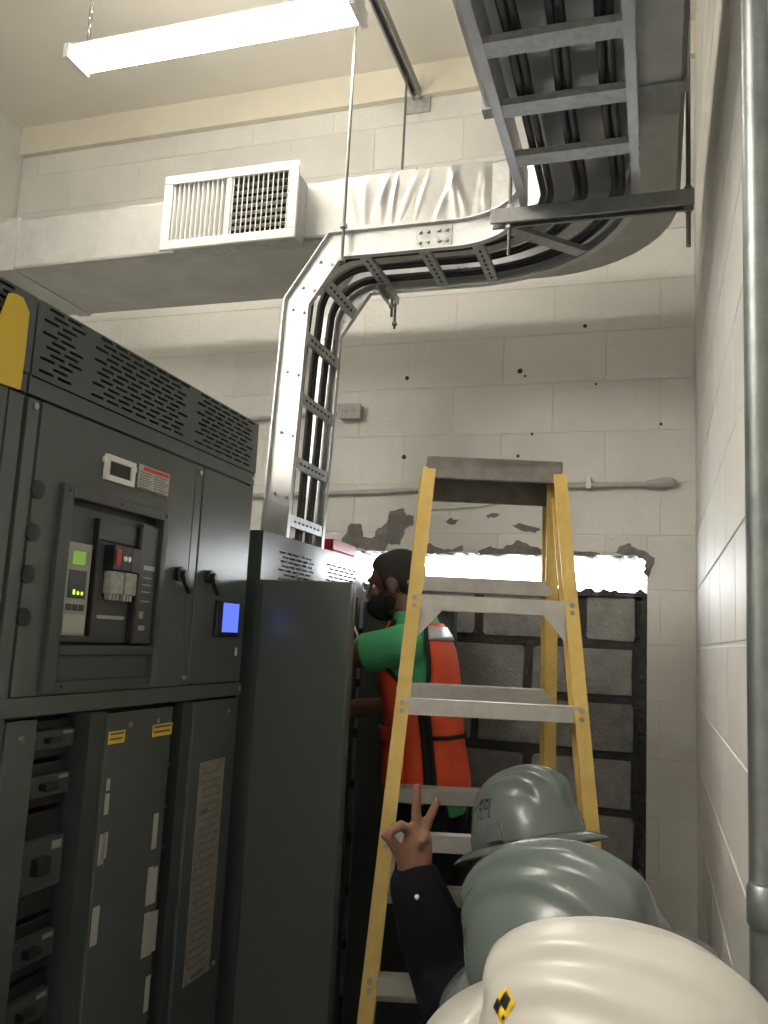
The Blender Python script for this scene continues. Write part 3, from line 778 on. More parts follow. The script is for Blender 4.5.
# ------------------------------------------------------------------ fluorescent lamps
def lamp(p0, p1, label, tm='tube'):
    p0, p1 = V(p0), V(p1); d = (p1-p0).normalized(); sd = V((-d.y, d.x, 0)); z = p0.z; UP = V((0, 0, 1))
    t = thing('ceiling_lamp', label, 'lamp', (p0+p1)/2, 'fluorescent ceiling lamps')
    MB().prism([p0+sd*a+UP*b for a, b in ((-.020, .035), (.020, .035), (.028, .004), (.012, -.006), (-.012, -.006), (-.028, .004))], p1-p0).build('housing', 'white', t)
    for s in (-1, 1):
        MB().cyl(p0+d*.03+sd*s*.036-UP*.018, p1-d*.03+sd*s*.036-UP*.018, .019, 12).build('tube_light', tm, t, smooth='auto')
    for e, f in ((p0, 1), (p1, -1)):
        MB().obox(e+d*f*.012-UP*.0165, d*.012, sd*.058, UP*.026).build('lamp_holder', 'white', t, bevel=.003)
        q = e+d*f*.05
        ch = MB(); k = 0; zz = z+.035
        while zz < ZC-.02:
            a = d*.007 if k % 2 else sd*.007
            c_ = V((q.x, q.y, zz+.012))
            ch.tube([c_+a*math.cos(g)+UP*(.015*math.sin(g)) for g in [2*PI*i/8 for i in range(9)]], .002, 5); zz += .026; k += 1
        ch.build('chain', 'screw', t)
la, lb_ = at(74, 60, 'Y', 2.22), at(362, 10, 'Y', 2.22)
lamp((la.x, 2.22, 3.93), (lb_.x, 2.22, 3.93), 'lit fluorescent strip lamp hung on chains before the far wall', 'dimtube')
lamp((-2.70, -2.3, 3.95), (-2.70, .14, 3.95), 'added fluorescent strip lamp near the left wall, unseen behind the viewer')  # added lamp, twin of the next, to strengthen light on the far wall
lamp((-1.70, -2.3, 3.95), (-1.70, .14, 3.95), 'lit fluorescent strip lamp hung above the switchboards behind the viewer')

# ------------------------------------------------------------------ conduits
p0, p1 = at(240, 497, 'Y', YB-.0225), at(648, 484, 'Y', YB-.0225)
cn = thing('wall_conduit', 'thin painted conduit across the far wall ending in an oval conduit body', 'conduit', (p0.x, YB, p0.z))
p0.x = -1.85
MB().tube([p0, p0.lerp(p1, .5)+V((0, 0, .004)), p1], .0105, 10).build('pipe', 'pconduit', cn, smooth='auto')
e = at(676, 482, 'Y', YB-.0225)
MB().tube([p1-V((.005, 0, 0)), p1+V((.02, 0, 0)), p1.lerp(e, .5), e-V((.02, 0, 0)), e], [.013, .017, .021, .019, .009], 12).build('conduit_body', 'pconduit', cn, smooth=True)
for f in (.55, .88):
    q = p0.lerp(p1, f); MB().box(q.x-.009, q.x+.009, YB-.035, YB-.0003, q.z-.012, q.z+.030).build('strap', 'screw', cn)
r0 = at(351, 412, 'Y', YB-.03)
rc_ = thing('outlet_box', 'painted metal outlet box on the far wall right of the tray riser', 'outlet', (r0.x, YB, r0.z))
MB().box(r0.x-.052, r0.x+.045, YB-.045, YB-.0005, r0.z-.030, r0.z+.030).build('box', 'pconduit', rc_, bevel=.004)
MB().box(r0.x-.056, r0.x+.049, YB-.050, YB-.045, r0.z-.033, r0.z+.033).build('cover_plate', 'pconduit', rc_, bevel=.003)
for s in (-1, 1):
    rec = MB().cyl((r0.x-.003+s*.021, YB-.050, r0.z), (r0.x-.003+s*.021, YB-.054, r0.z), .0165, 14).build('receptacle', 'paper', rc_)
    MB().box(r0.x-.003+s*.021-.006, r0.x-.003+s*.021-.004, YB-.0545, YB-.052, r0.z-.005, r0.z+.005).box(r0.x-.003+s*.021+.004, r0.x-.003+s*.021+.006, YB-.0545, YB-.052, r0.z-.005, r0.z+.005).build('slots', 'dark', rec)
MB().tube([(-1.9, YB-.02, r0.z-.02), (r0.x-.05, YB-.02, r0.z)], .0105, 10).build('conduit_feed', 'pconduit', rc_, smooth='auto')
# painted-over cable on the back wall
pts = [at(x, y, 'Y', YB-.0068) for x, y in ((418,508),(430,509),(440,509),(480,506),(515,500),(540,492))]
tag(MB().tube(pts, .006, 6).build('painted_cable', 'wall', None, smooth=True), 'painted-over thin cable sagging on the far wall below the conduit', 'cable')
# vertical conduit on the right wall
cv = thing('riser_conduit', 'grey steel conduit running up the right wall', 'conduit', (.105, 1.04, 0))
pa, pb = at(765, 960, 'X', .112), at(754, 0, 'X', .112)
dr = (pb-pa); q0 = pa-dr*(pa.z/dr.z); q1 = pa+dr*((ZC-pa.z)/dr.z)
MB().cyl(q0, q1, .0155, 16).build('pipe', 'conduit', cv, smooth='auto')
qc = at(766, 906, 'X', .112)
MB().tube([qc-V((0,0,.022)), qc-V((0,0,.018)), qc+V((0,0,.018)), qc+V((0,0,.022))], [.017, .0195, .0195, .017], 16).build('coupling', 'conduit', cv, smooth='auto')
for z in (1.2, 3.0):
    qq = pa+dr*((z-pa.z)/dr.z)
    MB().box(.112, XR, qq.y-.03, qq.y+.03, z-.01, z+.01).build('strap', 'galv', cv)

# ------------------------------------------------------------------ step ladder
LC, LT = V((-.434, 2.281, 0)), .285
LU, LV = V((math.cos(LT), math.sin(LT), 0)), V((-math.sin(LT), math.cos(LT), 0))
LZ = 2.481
def lp(side, z, near, u=0., v=0.):
    d = LZ-z
    hw = (.168+.074*d) if near else (.174+.058*d)
    of = -(.06+.175*d) if near else (.06+.281*d)
    return LC + LU*(side*(hw+u)) + LV*(of+v) + V((0, 0, z))
lad = thing('step_ladder', 'yellow fibreglass step ladder with aluminium treads and grey cap', 'ladder', (LC.x, LC.y, 0))
for near in (True, False):
    for side in (-1, 1):
        a, b = lp(side, .012, near), lp(side, LZ-.03, near)
        hw_, dp = .017, (.034 if near else .040)
        # C channel open towards the other rail
        pr_ = [(-hw_, -dp), (hw_, -dp), (hw_, -dp+.006), (-hw_+.006, -dp+.006), (-hw_+.006, dp-.006), (hw_, dp-.006), (hw_, dp), (-hw_, dp)]
        R = [[q - LU*side*u + LV*v for u, v in pr_] for q in (a, b)]
        rl = MB().rings(R).build('front_rail' if near else 'rear_rail', 'fibre', lad)
        MB().obox(a+V((0, 0, .004)), LU*.022, LV*(dp+.006), V((0, 0, .016))).build('foot', 'blackp', rl, bevel=.003)
cap = MB()
cz0, cz1 = LZ-.075, LZ
hwc = .178
cap.obox(LC+V((0,0,LZ-.012)), LU*hwc, LV*.10, V((0,0,.012)))
cap.obox(LC-LV*.094+V((0,0,LZ-.030)), LU*hwc, LV*.006, V((0,0,.030)))
cap.obox(LC+LV*.094+V((0,0,LZ-.045)), LU*hwc, LV*.006, V((0,0,.045)))
for s in (-1, 1): cap.obox(LC+LU*s*(hwc-.005)+V((0,0,LZ-.028)), LU*.005, LV*.10, V((0,0,.028)))
cap.build('cap', 'lcap', lad, bevel=.004)
def bolt(p, d, par=None): MB().cyl(p, p+V(d)*.006, .006, 8).build('bolt', 'screw', par or lad)
for k in range(1, 8):
    z = .305*k+.041
    a, b = lp(-1, z, False), lp(1, z, False)
    d = (b-a)*.5
    mb = MB().obox((a+b)/2, d, LV*.036, V((0,0,.002)))
    mb.obox((a+b)/2-LV*.036-V((0,0,.018)), d, LV*.0018, V((0,0,.020))).obox((a+b)/2+LV*.036-V((0,0,.018)), d, LV*.0018, V((0,0,.020)))
    for g in range(-4, 5): mb.obox((a+b)/2+LV*g*.0072+V((0,0,.0028)), d*.98, LV*.0016, V((0,0,.0012)))
    tr_ = mb.build('tread', 'lalu', lad)
    for s, q in ((-1, a), (1, b)): bolt(q+LU*s*.017-V((0,0,.015)), LU*s, tr_)
def bar_z(y):        # height of the near-side braces
    lo, hi = 0., 2.6
    for _ in range(40):
        m_ = (lo+hi)/2; q = lp(-1, m_, True)-CO
        yy = 512-FPX*q.dot(CU)/q.dot(CF)
        if yy > y: lo = m_
        else: hi = m_
    return lo
bz = [bar_z(602), bar_z(705), bar_z(838), bar_z(980)]
for k in range(1, 4): bz.append(bz[3]-.32*k)
for i, z in enumerate(bz):
    a, b = lp(-1, z, True, v=-.0), lp(1, z, True)
    d = (b-a)*.5
    mb = MB().obox((a+b)/2-LV*.030, d, LV*.002, V((0,0,.0185))).obox((a+b)/2-LV*.015+V((0,0,.0175)), d, LV*.017, V((0,0,.0015))).obox((a+b)/2-LV*.015-V((0,0,.0175)), d, LV*.017, V((0,0,.0015)))
    br_ = mb.build('rear_brace', 'lalu', lad)
    for s, q in ((-1, a), (1, b)):
        bolt(q-LV*.034+V((0,0,.010)), -LV, br_); bolt(q-LV*.034-V((0,0,.010)), -LV, br_)
    if i in (0, 6):
        for s, q in ((-1, a), (1, b)):
            e0 = q-LV*.031-LU*s*.012-V((0,0,.018)); 
            poly_ = [e0, e0-LU*s*.060, e0-V((0,0,.075))+LU*s*.006, e0-V((0,0,.082))+LU*s*.008]
            MB().prism(poly_, LV*.003).build('gusset', 'lalu', br_)
            bolt(q-LV*.034-V((0,0,.085)), -LV, br_)
# spreader bars
for s in (-1, 1):
    a, b = lp(s, 1.42, True), lp(s, 1.42, False)
    MB().tube([a+LU*s*-.022, (a+b)/2-LU*s*.022+V((0,0,-.01)), b-LU*s*.022], .006, 6).build('spreader', 'lalu', lad)

# ------------------------------------------------------------------ people
TORSO = [(.47, .150, .110, 0), (.50, .170, .122, 0), (.55, .165, .118, 0), (.61, .150, .105, .0), (.68, .158, .112, .004), (.74, .172, .122, .004), (.785, .178, .116, 0), (.815, .160, .098, -.008), (.838, .105, .075, -.012), (.862, .062, .060, -.010)]
def torso_at(zf):
    for i in range(len(TORSO)-1):
        a, b = TORSO[i], TORSO[i+1]
        if zf <= b[0] or i == len(TORSO)-2:
            t = max(0, min(1, (zf-a[0])/(b[0]-a[0]))); return tuple(a[k]+(b[k]-a[k])*t for k in range(1, 4))
class Fig:
    """Figure in local axes (+x right, +y front, z up) placed in the room by M4."""
    def __init__(s, pos, yaw, H, lean=(0, 0), bulk=1.):
        s.M = Matrix.Translation(V(pos)) @ Matrix.Rotation(yaw, 4, 'Z'); s.H = H; s.k = H/1.75; s.lean = lean; s.bulk = bulk; s.hs = 1.; s.knee = 0.; s.lp = (1., 1.3)
    def W(s, p): return s.M @ V(p)
    def L(s, p): return s.M.inverted() @ V(p)
    def sp(s, zf):
        t = max(0, zf-.5)/.36; t = min(t, 1.3); return V((s.lean[0]*t**s.lp[0], s.lean[1]*t**s.lp[1], zf*s.H))
    def ring(s, zf, o, n=28):
        rx, ry, yo = torso_at(zf); k = s.k*s.bulk; c = s.sp(zf)
        return [s.W(c+V(((rx*k+o)*math.cos(a), yo*k+(ry*k+o)*math.sin(a), 0))) for a in [2*PI*i/n for i in range(n)]]
    def surf(s, zf, phi, o):          # phi from the front, positive to the left
        rx, ry, yo = torso_at(zf); k = s.k*s.bulk
        return s.W(s.sp(zf)+V((-(rx*k+o)*math.sin(phi), yo*k+(ry*k+o)*math.cos(phi), 0)))
    def torso(s, mb, z0, z1, o):
        zs = [z0+(z1-z0)*i/16 for i in range(17)]
        mb.rings([s.ring(z, o) for z in zs]); return mb
    def limb(s, mb, pts, rs, n=14):
        mb.limb([s.W(p) for p in pts], rs, n); return mb
    def head_frame(s, base, pitch, turn=0., roll=0.):
        R = Matrix.Rotation(turn, 3, 'Z') @ Matrix.Rotation(-pitch, 3, 'X') @ Matrix.Rotation(roll, 3, 'Y')
        s.hb = V(base); s.hR = R
    def hp(s, p): return s.W(s.hb + s.hR @ (V(p)*s.k*.98*s.hs))
    def hv(s, v): return s.M.to_3x3() @ (s.hR @ (V(v)*s.k*.98*s.hs))
    def hell(s, mb, c, a, b, d, n=18, m=12):
        return mb.ell(s.hp(c), s.hv((a, 0, 0)), s.hv((0, b, 0)), s.hv((0, 0, d)), n, m)
    def head(s, mb):
        h = s.hell
        h(mb, (0, -.012, .145), .074, .094, .083, 24, 16)     # cranium, chin near z = 0.02
        h(mb, (0, .025, .085), .058, .068, .072, 20, 14)      # face
        h(mb, (0, .058, .034), .030, .028, .024)              # chin
        h(mb, (.0, .03, .05), .050, .050, .036)               # jaw
        h(mb, (0, .080, .150), .045, .016, .013)              # brow
        mb.limb([s.hp((0, .088, .132)), s.hp((0, .104, .098))], [.008, .012], 10)   # nose
        h(mb, (0, .098, .092), .018, .012, .009)
        h(mb, (0, .085, .062), .024, .012, .007)              # lips
        h(mb, (0, .084, .053), .020, .012, .007)
        for sd in (-1, 1):
            h(mb, (sd*.076, -.006, .105), .009, .020, .031, 12, 8)   # ears
            h(mb, (sd*.040, .070, .098), .020, .018, .016)           # cheek bones
        mb.limb([s.hp((0, -.018, .06)), s.hp((0, -.030, -.02)), s.W(s.sp(.85)+V((0, -.012, 0)))], [.054*s.k, .054*s.k, .062*s.k])
    def eyes(s, parent):
        for sd in (-1, 1):
            e = MB().sph(s.hp((sd*.030, .0655, .122)), .0110, 12, 8).build('eye', 'eye', parent, smooth=True)
            MB().sph(s.hp((sd*.030, .0735, .122)), .0050, 10, 6).build('iris', 'iris', e, smooth=True)
    def hand(s, mb, w, d, a, n, curl=.5, k=1.):
        w, d, a, n = V(w), V(d).normalized(), V(a).normalized(), V(n).normalized()
        for i, (off, ln, base) in enumerate(((.030, .072, .088), (.010, .080, .092), (-.010, .075, .088), (-.029, .058, .080))):
            b = w + d*base*k + a*off*k
            mb.limb([s.W(w+a*off*.55*k), s.W(b)], [.016*k, .0125*k], 10)
            p = b; ang = curl*.5; pts = [p]; rs_ = [.0105*k]
            for j, f in enumerate((.45, .32, .23)):
                p = p + (d*math.cos(ang)+n*math.sin(ang))*ln*f*k; ang += curl*(.9 if j == 0 else .6); pts.append(p); rs_.append((.0095-.0007*j)*k)
            s.limb(mb, pts, rs_, 10)
        s.limb(mb, [w+a*.014*k, w+d*.03*k+a*.036*k+n*.012*k, w+d*.062*k+a*.052*k+n*.020*k, w+d*.088*k+a*.050*k+n*.028*k], [.017*k, .0135*k, .011*k, .0095*k], 10)
    def legs(s, mb, o, feet):
        k = s.k
        for sd, (fx, fy) in zip((-1, 1), feet):
            hip = V((sd*.088*k, 0, .50*s.H)); an = V((fx, fy, .075))
            kn = hip.lerp(an, .50)+V((s.knee, .03, 0))
            s.limb(mb, [hip, hip.lerp(kn, .5)+V((0, .008, 0)), kn, kn.lerp(an, .35)+V((0, -.012, 0)), an], [.092*k+o, .078*k+o, .060*k+o, .056*k+o, .042*k+o])
    def boots(s, parent, feet):
        for (fx, fy) in feet:
            mb = MB()
            s.limb(mb, [(fx, fy-.03, .12), (fx, fy-.035, .045)], [.050, .045])
            s.limb(mb, [(fx, fy-.04, .045), (fx, fy+.06, .045), (fx, fy+.15, .036)], [.042, .044, .034])
            q = [s.W((fx+math.copysign(abs(math.cos(t))**.7, math.cos(t))*.044, fy+.055+math.copysign(abs(math.sin(t))**.7, math.sin(t))*.135, 0.001)) for t in [2*PI*i/16 for i in range(16)]]
            mb.prism(q, (0, 0, .028))
            remesh(mb, 'boot', .008, 'boot', parent, 3)

def make_person(name, label, fig, arms, feet, top='navy', topname='jacket', skin='skin', voxel=.006, sleeve=1.0, srad=1.0, hair=True, mask=False, collar=True, custom_hand=None, ztop=.85, zhem=.49):
    root = thing(name, label, 'person', fig.W((0, 0, 0)))
    k = fig.k
    mb = MB(); fig.torso(mb, .49, .86, -.008); fig.legs(mb, -.006, feet); fig.head(mb)
    for sd, (sh, el, wr_, hnd) in zip((-1, 1), arms):
        fig.limb(mb, [sh, V(sh).lerp(V(el), .5), el, V(el).lerp(V(wr_), .4), wr_], [.052*k, .046*k, .038*k, .037*k, .027*k])
        if callable(hnd): hnd(mb)
        else: fig.hand(mb, wr_, *hnd)
    for (fx, fy) in feet: fig.limb(mb, [(fx, fy-.03, .06), (fx, fy+.13, .035)], [.035, .026])
    body = remesh(mb, 'body', voxel, skin, root, 4); body['label'] = 'skin of head, neck, arms and hands'
    fig.eyes(body)
    mb = MB(); fig.torso(mb, zhem, ztop, .014)
    for (sh, el, wr_, hnd) in arms:
        sh, el, wr_ = V(sh), V(el), V(wr_)
        if sleeve >= 1: fig.limb(mb, [sh, sh.lerp(el, .5), el, el.lerp(wr_, .5), el.lerp(wr_, .93)], [.074*k, .066*k*srad, .058*k*srad, .054*k*srad, .043*k*srad])
        else:
            e2 = sh.lerp(el, sleeve); fig.limb(mb, [sh, sh.lerp(e2, .6)], [.070*k, .066*k])
            mb.tube([fig.W(sh.lerp(e2, .4)), fig.W(e2)], [.067*k, .070*k], 18)
    cl = remesh(mb, topname, .007, top, root, 4)
    if collar:
        c = [fig.W(fig.sp(.848)+V((.066*k*math.cos(a), -.010+.066*k*math.sin(a), .010*math.sin(a)*-1))) for a in [2*PI*i/20 for i in range(21)]]
        MB().tube(c, .013, 8).build('collar', top, cl, smooth=True)
    mb = MB(); fig.legs(mb, .012, feet); fig.torso(mb, .475, .565, .008)
    remesh(mb, 'trousers', .009, 'trouser', root, 4)
    fig.boots(root, feet)
    if hair:
        mb = MB(); fig.hell(mb, (0, -.022, .156), .080, .094, .084, 24, 16)
        fig.hell(mb, (0, -.052, .118), .072, .058, .062, 20, 12)
        fig.hell(mb, (0, .012, .194), .062, .058, .042, 20, 12)
        for sd in (-1, 1): fig.hell(mb, (sd*.066, .018, .135), .012, .012, .040, 10, 8)
        remesh(mb, 'hair', .006, 'hair', root, 3)
    if mask:
        mb = MB(); fig.hell(mb, (0, .036, .066), .061, .072, .050, 22, 14); fig.hell(mb, (0, .070, .056), .040, .050, .044, 18, 12); fig.hell(mb, (0, .058, .030), .036, .038, .028)
        mk = remesh(mb, 'face_mask', .005, 'mask', root, 3)
        for sd in (-1, 1):
            for dz in (0, 1):
                MB().tube([fig.hp((sd*.058, .052, .088-.045*dz)), fig.hp((sd*.076, .020, .100-.028*dz)), fig.hp((sd*.082, -.010, .120-.040*dz))], .0025, 6).build('ear_loop', 'mask', mk)
    return root, body, cl

# worker standing on the second tread, working in the open section
TZ = .305*2+.041+.004
wk = Fig((-.712, 2.845, TZ), math.radians(90), 1.66, lean=(0, .085), bulk=.98)
wk.hs = 1.07; wk.knee = .03; wk.head_frame(wk.sp(.865)+V((0, .034, -.020)), .25)
tread = lambda u: wk.L(LC + LU*u + LV*(.06+.281*(LZ-TZ)) + V((0, 0, TZ)))
f1, f2 = tread(.0), tread(.15)
feet = [(f1.x+.022, f1.y), (f2.x+.012, f2.y)]
if feet[0][0] > feet[1][0]: feet = feet[::-1]
shL = wk.sp(.80)+V((-.178, -.005, 0)); shR = wk.sp(.80)+V((.178, .0, 0))
wa = [(shL, shL+V((.01, .250, -.070)), shL+V((.07, .385, -.005)), ((.3, 1, .1), (1, -.2, .2), (0, .1, -1), .9)),
      (shR, shR+V((.0, .150, -.225)), shR+V((-.17, .340, -.250)), ((-.3, 1, .1), (-1, -.2, .2), (0, .1, -1), .9))]
worker, wbody, wshirt = make_person('person', 'person in orange-red safety vest and green t-shirt working at the open switchboard', wk, wa, feet, top='green', topname='t_shirt', skin='skind', sleeve=.52, mask=True, collar=True, zhem=.475, ztop=.866)
# safety vest: back, two fronts, edging, tape
def vest_panel(name, p0, p1, z0, z1, parent, m='vest', o=.026, up=None, n=12, k=14):
    vs = []; fs = []
    for j in range(k+1):
        zf = z0+(z1-z0)*j/k
        a, b = p0, p1
        if up:
            t = max(0, (zf-.68)/(.78-.68)); t = min(1, t); t = t*t*(3-2*t); a = p0+(up[0]-p0)*t; b = p1+(up[1]-p1)*t
        for i in range(n+1):
            ph = a+(b-a)*i/n
            vs.append(wk.surf(zf, ph, o+.004*math.sin(ph*6+zf*20)*(zf < .7)))
    for j in range(k):
        for i in range(n):
            q = j*(n+1)+i; fs.append((q, q+1, q+n+2, q+n+1))
    mb = MB().add(vs, fs); ob = mb.build(name, m, parent, smooth=True)
    so = ob.modifiers.new('solid', 'SOLIDIFY'); so.thickness = .004
    return ob, [vs[j*(n+1)] for j in range(k+1)], [vs[j*(n+1)+n] for j in range(k+1)]
vest = thing('safety_vest', 'orange-red safety vest with black edging worn over the green t-shirt', 'vest', wk.W((0, 0, 1.0)))
vest.parent = worker; vest.matrix_parent_inverse = Matrix.Translation(-worker.location)
for kk in ('category',): del vest[kk]
dg_ = math.radians
bk, e1, e2 = vest_panel('back_panel', dg_(117), dg_(243), .505, .845, vest, up=(dg_(126), dg_(234)))
fL, e3, e4 = vest_panel('front_panel', dg_(8), dg_(106), .505, .845, vest, up=(dg_(24), dg_(56)))
fR, e5, e6 = vest_panel('front_panel', dg_(-106), dg_(-8), .505, .845, vest, up=(dg_(-56), dg_(-24)))
for e in (e1, e2, e4, e5): MB().tube(e, .0085, 6).build('edging', 'trim', vest, smooth=True)
vest_panel('side_band', dg_(102), dg_(120), .505, .690, vest, 'trim', .022, n=4)
vest_panel('side_band', dg_(-120), dg_(-102), .505, .690, vest, 'trim', .022, n=4)
vest_panel('reflective_tape', dg_(128), dg_(232), .812, .838, vest, 'silver', .032, k=3)
vest_panel('waist_strap', dg_(118), dg_(242), .622, .630, vest, 'trim', .034, k=2)
pk, _, _ = vest_panel('pocket', dg_(28), dg_(78), .52, .625, vest, 'vest', .036, n=8, k=6)
vest_panel('pocket_flap', dg_(26), dg_(80), .612, .640, vest, 'vest', .044, n=8, k=3)
# white wire in the worker's hand
wr0 = at(352, 622, 'Y', 2.55); wr1 = at(358, 636, 'Y', 2.55)
tag(MB().tube([wr0+V((-.10, .02, .06)), wr0, wr1, wr1+V((-.01, .0, -.02))], .004, 6).build('white_wire', 'white', None, smooth=True), 'short white wire at the worker\'s hand by the open door edge', 'wire')

# ------------------------------------------------------------------ hard hats
class Hat:
    def __init__(s, loc, yaw, pitch, roll, full, sc=1.):
        s.M = Matrix.Translation(V(loc)) @ Matrix.Rotation(yaw, 4, 'Z') @ Matrix.Rotation(-pitch, 4, 'X') @ Matrix.Rotation(roll, 4, 'Y')
        s.a, s.b, s.h = .110*sc, .136*sc, .135*sc; s.full = full; s.sc = sc
    def dome(s, th, t, o=0.):                     # th from the front towards the left, t 0 rim .. 1 top
        el = t*PI/2
        ce, se = math.cos(el)**.80, math.sin(el)**.92
        x, y, z = -s.a*math.sin(th)*ce, s.b*math.cos(th)*ce, s.h*se
        def sm(q, w, e): return 1-1/(1+math.exp(-(abs(q)-w)/e))
        rise = max(0, min(1, (z/s.h-.38)/.30)); rise = rise*rise*(3-2*rise)
        fr = .95-.15*y/s.b
        up = (.0130*sm(x, .019, .0022) + .0130*sm(x, .050+.010*(-y/s.b), .0024))*rise*fr*s.sc
        n = V((x/s.a**2, y/s.b**2, z/s.h**2)).normalized()
        return V((x, y, z)) + V((0, 0, 1))*up*.5 + n*(up*.7+o)
    def P(s, p): return s.M @ V(p)
    def brimw(s, th):
        c = math.cos(th)
        if s.full: return (.030+.016*c*c+.006*max(0, c))*s.sc
        f = max(0, (c-.25)/.75); return (.006+.062*f**.8)*s.sc
    def build(s, label, m, group=None):
        root = thing('hard_hat', label, 'hard hat', s.P((0, 0, 0)), group)
        N, K = 144, 48
        vs = []; fs = []
        for j in range(K):
            for i in range(N): vs.append(s.P(s.dome(2*PI*i/N, j/K)))
        vs.append(s.P(s.dome(0, 1.)))
        for j in range(K-1):
            for i in range(N):
                q = (i+1) % N; fs.append((j*N+i, j*N+q, (j+1)*N+q, (j+1)*N+i))
        for i in range(N): fs.append(((K-1)*N+i, (K-1)*N+(i+1) % N, len(vs)-1))
        sh = MB().add(vs, fs).build('shell', m, root, smooth=True)
        so = sh.modifiers.new('solid', 'SOLIDIFY'); so.thickness = .003; so.offset = -1
        R = []
        for i in range(N):
            th = 2*PI*i/N; p = s.dome(th, 0); w_ = s.brimw(th); d = V((-math.sin(th), math.cos(th), 0))
            dr = .30*w_+.002
            sec = [p+V((0,0,.007))-d*.002, p+d*w_*.4+V((0,0,-.25*dr+.004)), p+d*w_+V((0,0,-dr+.0015)), p+d*(w_+.001)+V((0,0,-dr-.0025)), p+d*w_*.9+V((0,0,-dr-.003)), p+d*w_*.4+V((0,0,-.25*dr-.001)), p-d*.003+V((0,0,-.001))]
            R.append([s.P(q) for q in sec])
        MB().rings(R, close=True).build('brim', m, root, smooth=True)
        for th in (PI/2, -PI/2):                 # accessory slots
            p = s.dome(th, .10, .003); d = V((-math.sin(th), math.cos(th), 0)); t_ = V((math.cos(th), math.sin(th), 0))
            c_ = p+V((0, 0, .006))
            q = MB().add([s.P(c_+t_*a*w2+d*dd+V((0, 0, zz))) for a in (-1, 1) for w2, dd, zz in ((.020, .004, -.020), (.014, -.012, .016), (.020, -.014, -.020), (.014, .0015, .016))],
                         [(0,3,1,2),(4,6,5,7),(0,4,7,3),(3,7,5,1),(1,5,6,2),(2,6,4,0)])
            q.build('accessory_slot', m, root, bevel=.0015)
        # suspension band inside
        R = []
        for i in range(40):
            th = 2*PI*i/40; d = V((-math.sin(th)*.098, math.cos(th)*.121, 0))
            R.append([s.P(d+V((0,0,.000))), s.P(d+V((0,0,.030))), s.P(d*.98+V((0,0,.030))), s.P(d*.98)])
        MB().rings(R, close=True).build('headband', 'blackp', root, smooth=True)
        return root
    def mark(s, strokes, th0, t0, sx, sz, w_, m, parent, name):
        mb = MB()
        for st in strokes:
            Q = []
            for k in range(len(st)-1):
                for f in (0, .25, .5, .75): Q.append((st[k][0]+(st[k+1][0]-st[k][0])*f, st[k][1]+(st[k+1][1]-st[k][1])*f))
            Q.append(st[-1])
            mb.tube([s.P(s.dome(th0-q[0]*sx, t0+q[1]*sz, .0002)) for q in Q], w_, 6)
        return mb.build(name, m, parent)
GRH = 'grey hard hats in the foreground'
# positions of the three hats (rim centres) and their wearers
def wearer(hat, hat_yaw, pitch, roll, body_yaw, body_shift):
    """hat: Hat. The head sits under the hat; the body stands on the floor below it."""
    h0 = hat.P((0, 0, 0))
    # head base (chin level) in world: hat rim sits at head z .165
    Rw = Matrix.Rotation(hat_yaw, 3, 'Z') @ Matrix.Rotation(-pitch, 3, 'X') @ Matrix.Rotation(roll, 3, 'Y')
    k0 = .98
    base = h0 - Rw @ V((0, -.004, .148))*k0
    Hh = (base.z+.012)/.868
    fig = Fig((base.x+body_shift[0], base.y+body_shift[1], 0), body_yaw, Hh)
    lb = fig.L(base)
    fig.lean = (lb.x, lb.y-.02)
    fig.hb = lb; fig.k = 1.0
    fig.hR = (Matrix.Rotation(-body_yaw, 3, 'Z') @ Rw)
    return fig

def std_arms(fig, fwd=.06):
    k = fig.k
    shL = fig.sp(.80)+V((-.185, -.01, 0)); shR = fig.sp(.80)+V((.185, -.01, 0))
    return [(shL, shL+V((-.004, -.01, -.29)), shL+V((.005, fwd, -.53)), ((0, .15, -1), (.2, 1, .1), (1, 0, 0), .5)),
            (shR, shR+V((.004, -.01, -.29)), shR+V((-.005, fwd, -.53)), ((0, .15, -1), (-.2, 1, .1), (-1, 0, 0), .5))]
FEET = [(-.10, 0.0), (.10, .02)]

# --- grey hat with black marking, and the person raising a hand
H1Y, H1P, H1R = math.radians(62), math.radians(20), math.radians(4)
hat1 = Hat(atd(529, 844, 1.74), H1Y, H1P, H1R, True, .93)
g1 = hat1.build('grey full-brim hard hat with black hand-drawn mark, farthest of the foreground hats', 'hatg', GRH)
hat1.mark([[(-.2, 0), (.15, 1), (.55, 1.05), (.65, .75), (.4, .5), (0, .48)], [(.35, .5), (.45, .02)], [(-.9, .0), (-.7, .9), (-.25, .85)], [(-.8, .45), (-.45, .45)]],
          math.radians(70), .28, .26, .26, .0036, 'blackp', g1, 'marker_drawing')
fig1 = wearer(hat1, H1Y, H1P, H1R, math.radians(45), (.02, -.13))
a1 = std_arms(fig1)
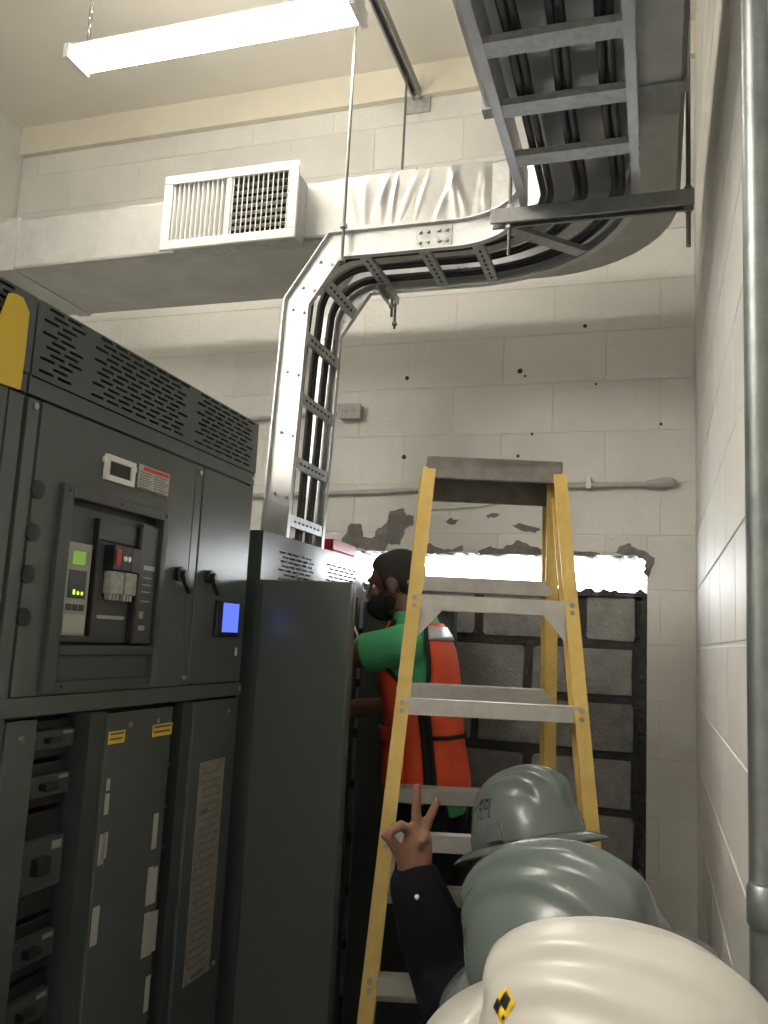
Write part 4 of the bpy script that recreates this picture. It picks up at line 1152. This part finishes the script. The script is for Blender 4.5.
# left arm raised, V sign towards the viewer; joints measured in the hand's own plane
HD = 1.62
def hz(x, y, dz=0.): return atd(370+x*.1432, 775+y*.1432, HD-dz)
wrist = hz(305, 720); elb = atd(452, 990, 1.60)
def vhand(mb):
    L = mb.limb
    L([hz(305, 720), hz(300, 640)], [.027, .027], 14)
    # palm: metacarpals
    for (x0, y0, x1, y1, r0, r1) in ((262, 660, 292, 400, .020, .0135), (300, 660, 330, 392, .022, .0135), (335, 660, 374, 408, .022, .013), (355, 660, 396, 460, .018, .012)):
        L([hz(x0, y0), hz((x0+x1)/2, (y0+y1)/2), hz(x1, y1)], [r0, (r0+r1)/2+.002, r1], 12)
    L([hz(300, 560), hz(345, 480)], [.023, .018], 12)
    # middle and ring fingers upright
    L([hz(328, 392), hz(322, 275), hz(326, 175), hz(332, 84)], [.0105, .0100, .0090, .0080], 12)
    L([hz(374, 405), hz(412, 310), hz(444, 240), hz(466, 186)], [.0105, .0096, .0088, .0080], 12)
    # index bent over to the thumb
    L([hz(290, 400), hz(215, 352, .020), hz(145, 392, .036), hz(98, 428, .036)], [.0110, .0105, .0092, .0078], 12)
    # thumb
    L([hz(262, 640, .006), hz(222, 560, .014), hz(168, 486, .026), hz(116, 424, .038)], [.020, .0150, .0115, .0085], 12)
    # little finger folded into the palm
    L([hz(394, 460), hz(388, 432, .016), hz(362, 462, .024), hz(345, 500, .020)], [.0100, .0092, .0085, .0075], 12)
sh1 = fig1.L(atd(520, 985, 1.62))
sh1 = a1[0][0]
a1[0] = (sh1, fig1.L(elb), fig1.L(wrist), vhand)
p1_, b1_, j1_ = make_person('person', 'person in dark navy jacket raising a hand in a V sign below the ladder', fig1, a1, FEET, voxel=.0045, skin='skin', srad=1.22)
MB().sph(atd(417, 897, HD-.066), .005, 8, 6).build('cuff_button', 'white', j1_, smooth=True)

# --- plain grey hat in the middle
H2Y, H2P, H2R = math.radians(66), math.radians(12), math.radians(-18)
hat2 = Hat(atd(573, 974, 1.10), H2Y, H2P, H2R, True, 1.06)
g2 = hat2.build('plain grey full-brim hard hat between the marked grey hat and the white hat', 'hatg', GRH)
fig2 = wearer(hat2, H2Y, H2P, H2R, math.radians(30), (-.13, .10)); fig2.lp = (3.5, 3.)
make_person('person', 'person in dark jacket wearing the plain grey hard hat, back to the viewer', fig2, std_arms(fig2), [(-.10, -.06), (.09, -.07)], voxel=.008)

# --- white hat nearest the viewer
H3Y, H3P, H3R = math.radians(84), math.radians(-3), math.radians(-24)
hat3 = Hat(atd(620, 1082, .80), H3Y, H3P, H3R, False, 1.0)
g3 = hat3.build('white hard hat with raised ridges and a small sticker, nearest the viewer', 'hatw')
def hpatch(hat, th0, th1, t0, t1, m, name, par, o=.0008):
    vs = []; fs = []; n = 4
    for j in range(n+1):
        for i in range(n+1): vs.append(hat.P(hat.dome(th0+(th1-th0)*i/n, t0+(t1-t0)*j/n, o)))
    for j in range(n):
        for i in range(n): q = j*(n+1)+i; fs.append((q, q+1, q+n+2, q+n+1))
    ob = MB().add(vs, fs).build(name, m, par, smooth=True); so = ob.modifiers.new('s', 'SOLIDIFY'); so.thickness = .0004
    return ob
st = hpatch(hat3, .45, .60, .40, .53, 'yellow', 'sticker', g3)
for q in ((.46, .51, .41, .46), (.49, .56, .46, .52), (.56, .59, .42, .44)): hpatch(hat3, *q, 'blackp', 'sticker_print', st, .0013)
fig3 = wearer(hat3, H3Y, H3P, H3R, math.radians(88), (-.02, -.18)); fig3.lp = (3., 3.5)
make_person('person', 'person in dark jacket wearing the white hard hat closest to the viewer', fig3, std_arms(fig3), FEET, voxel=.009)
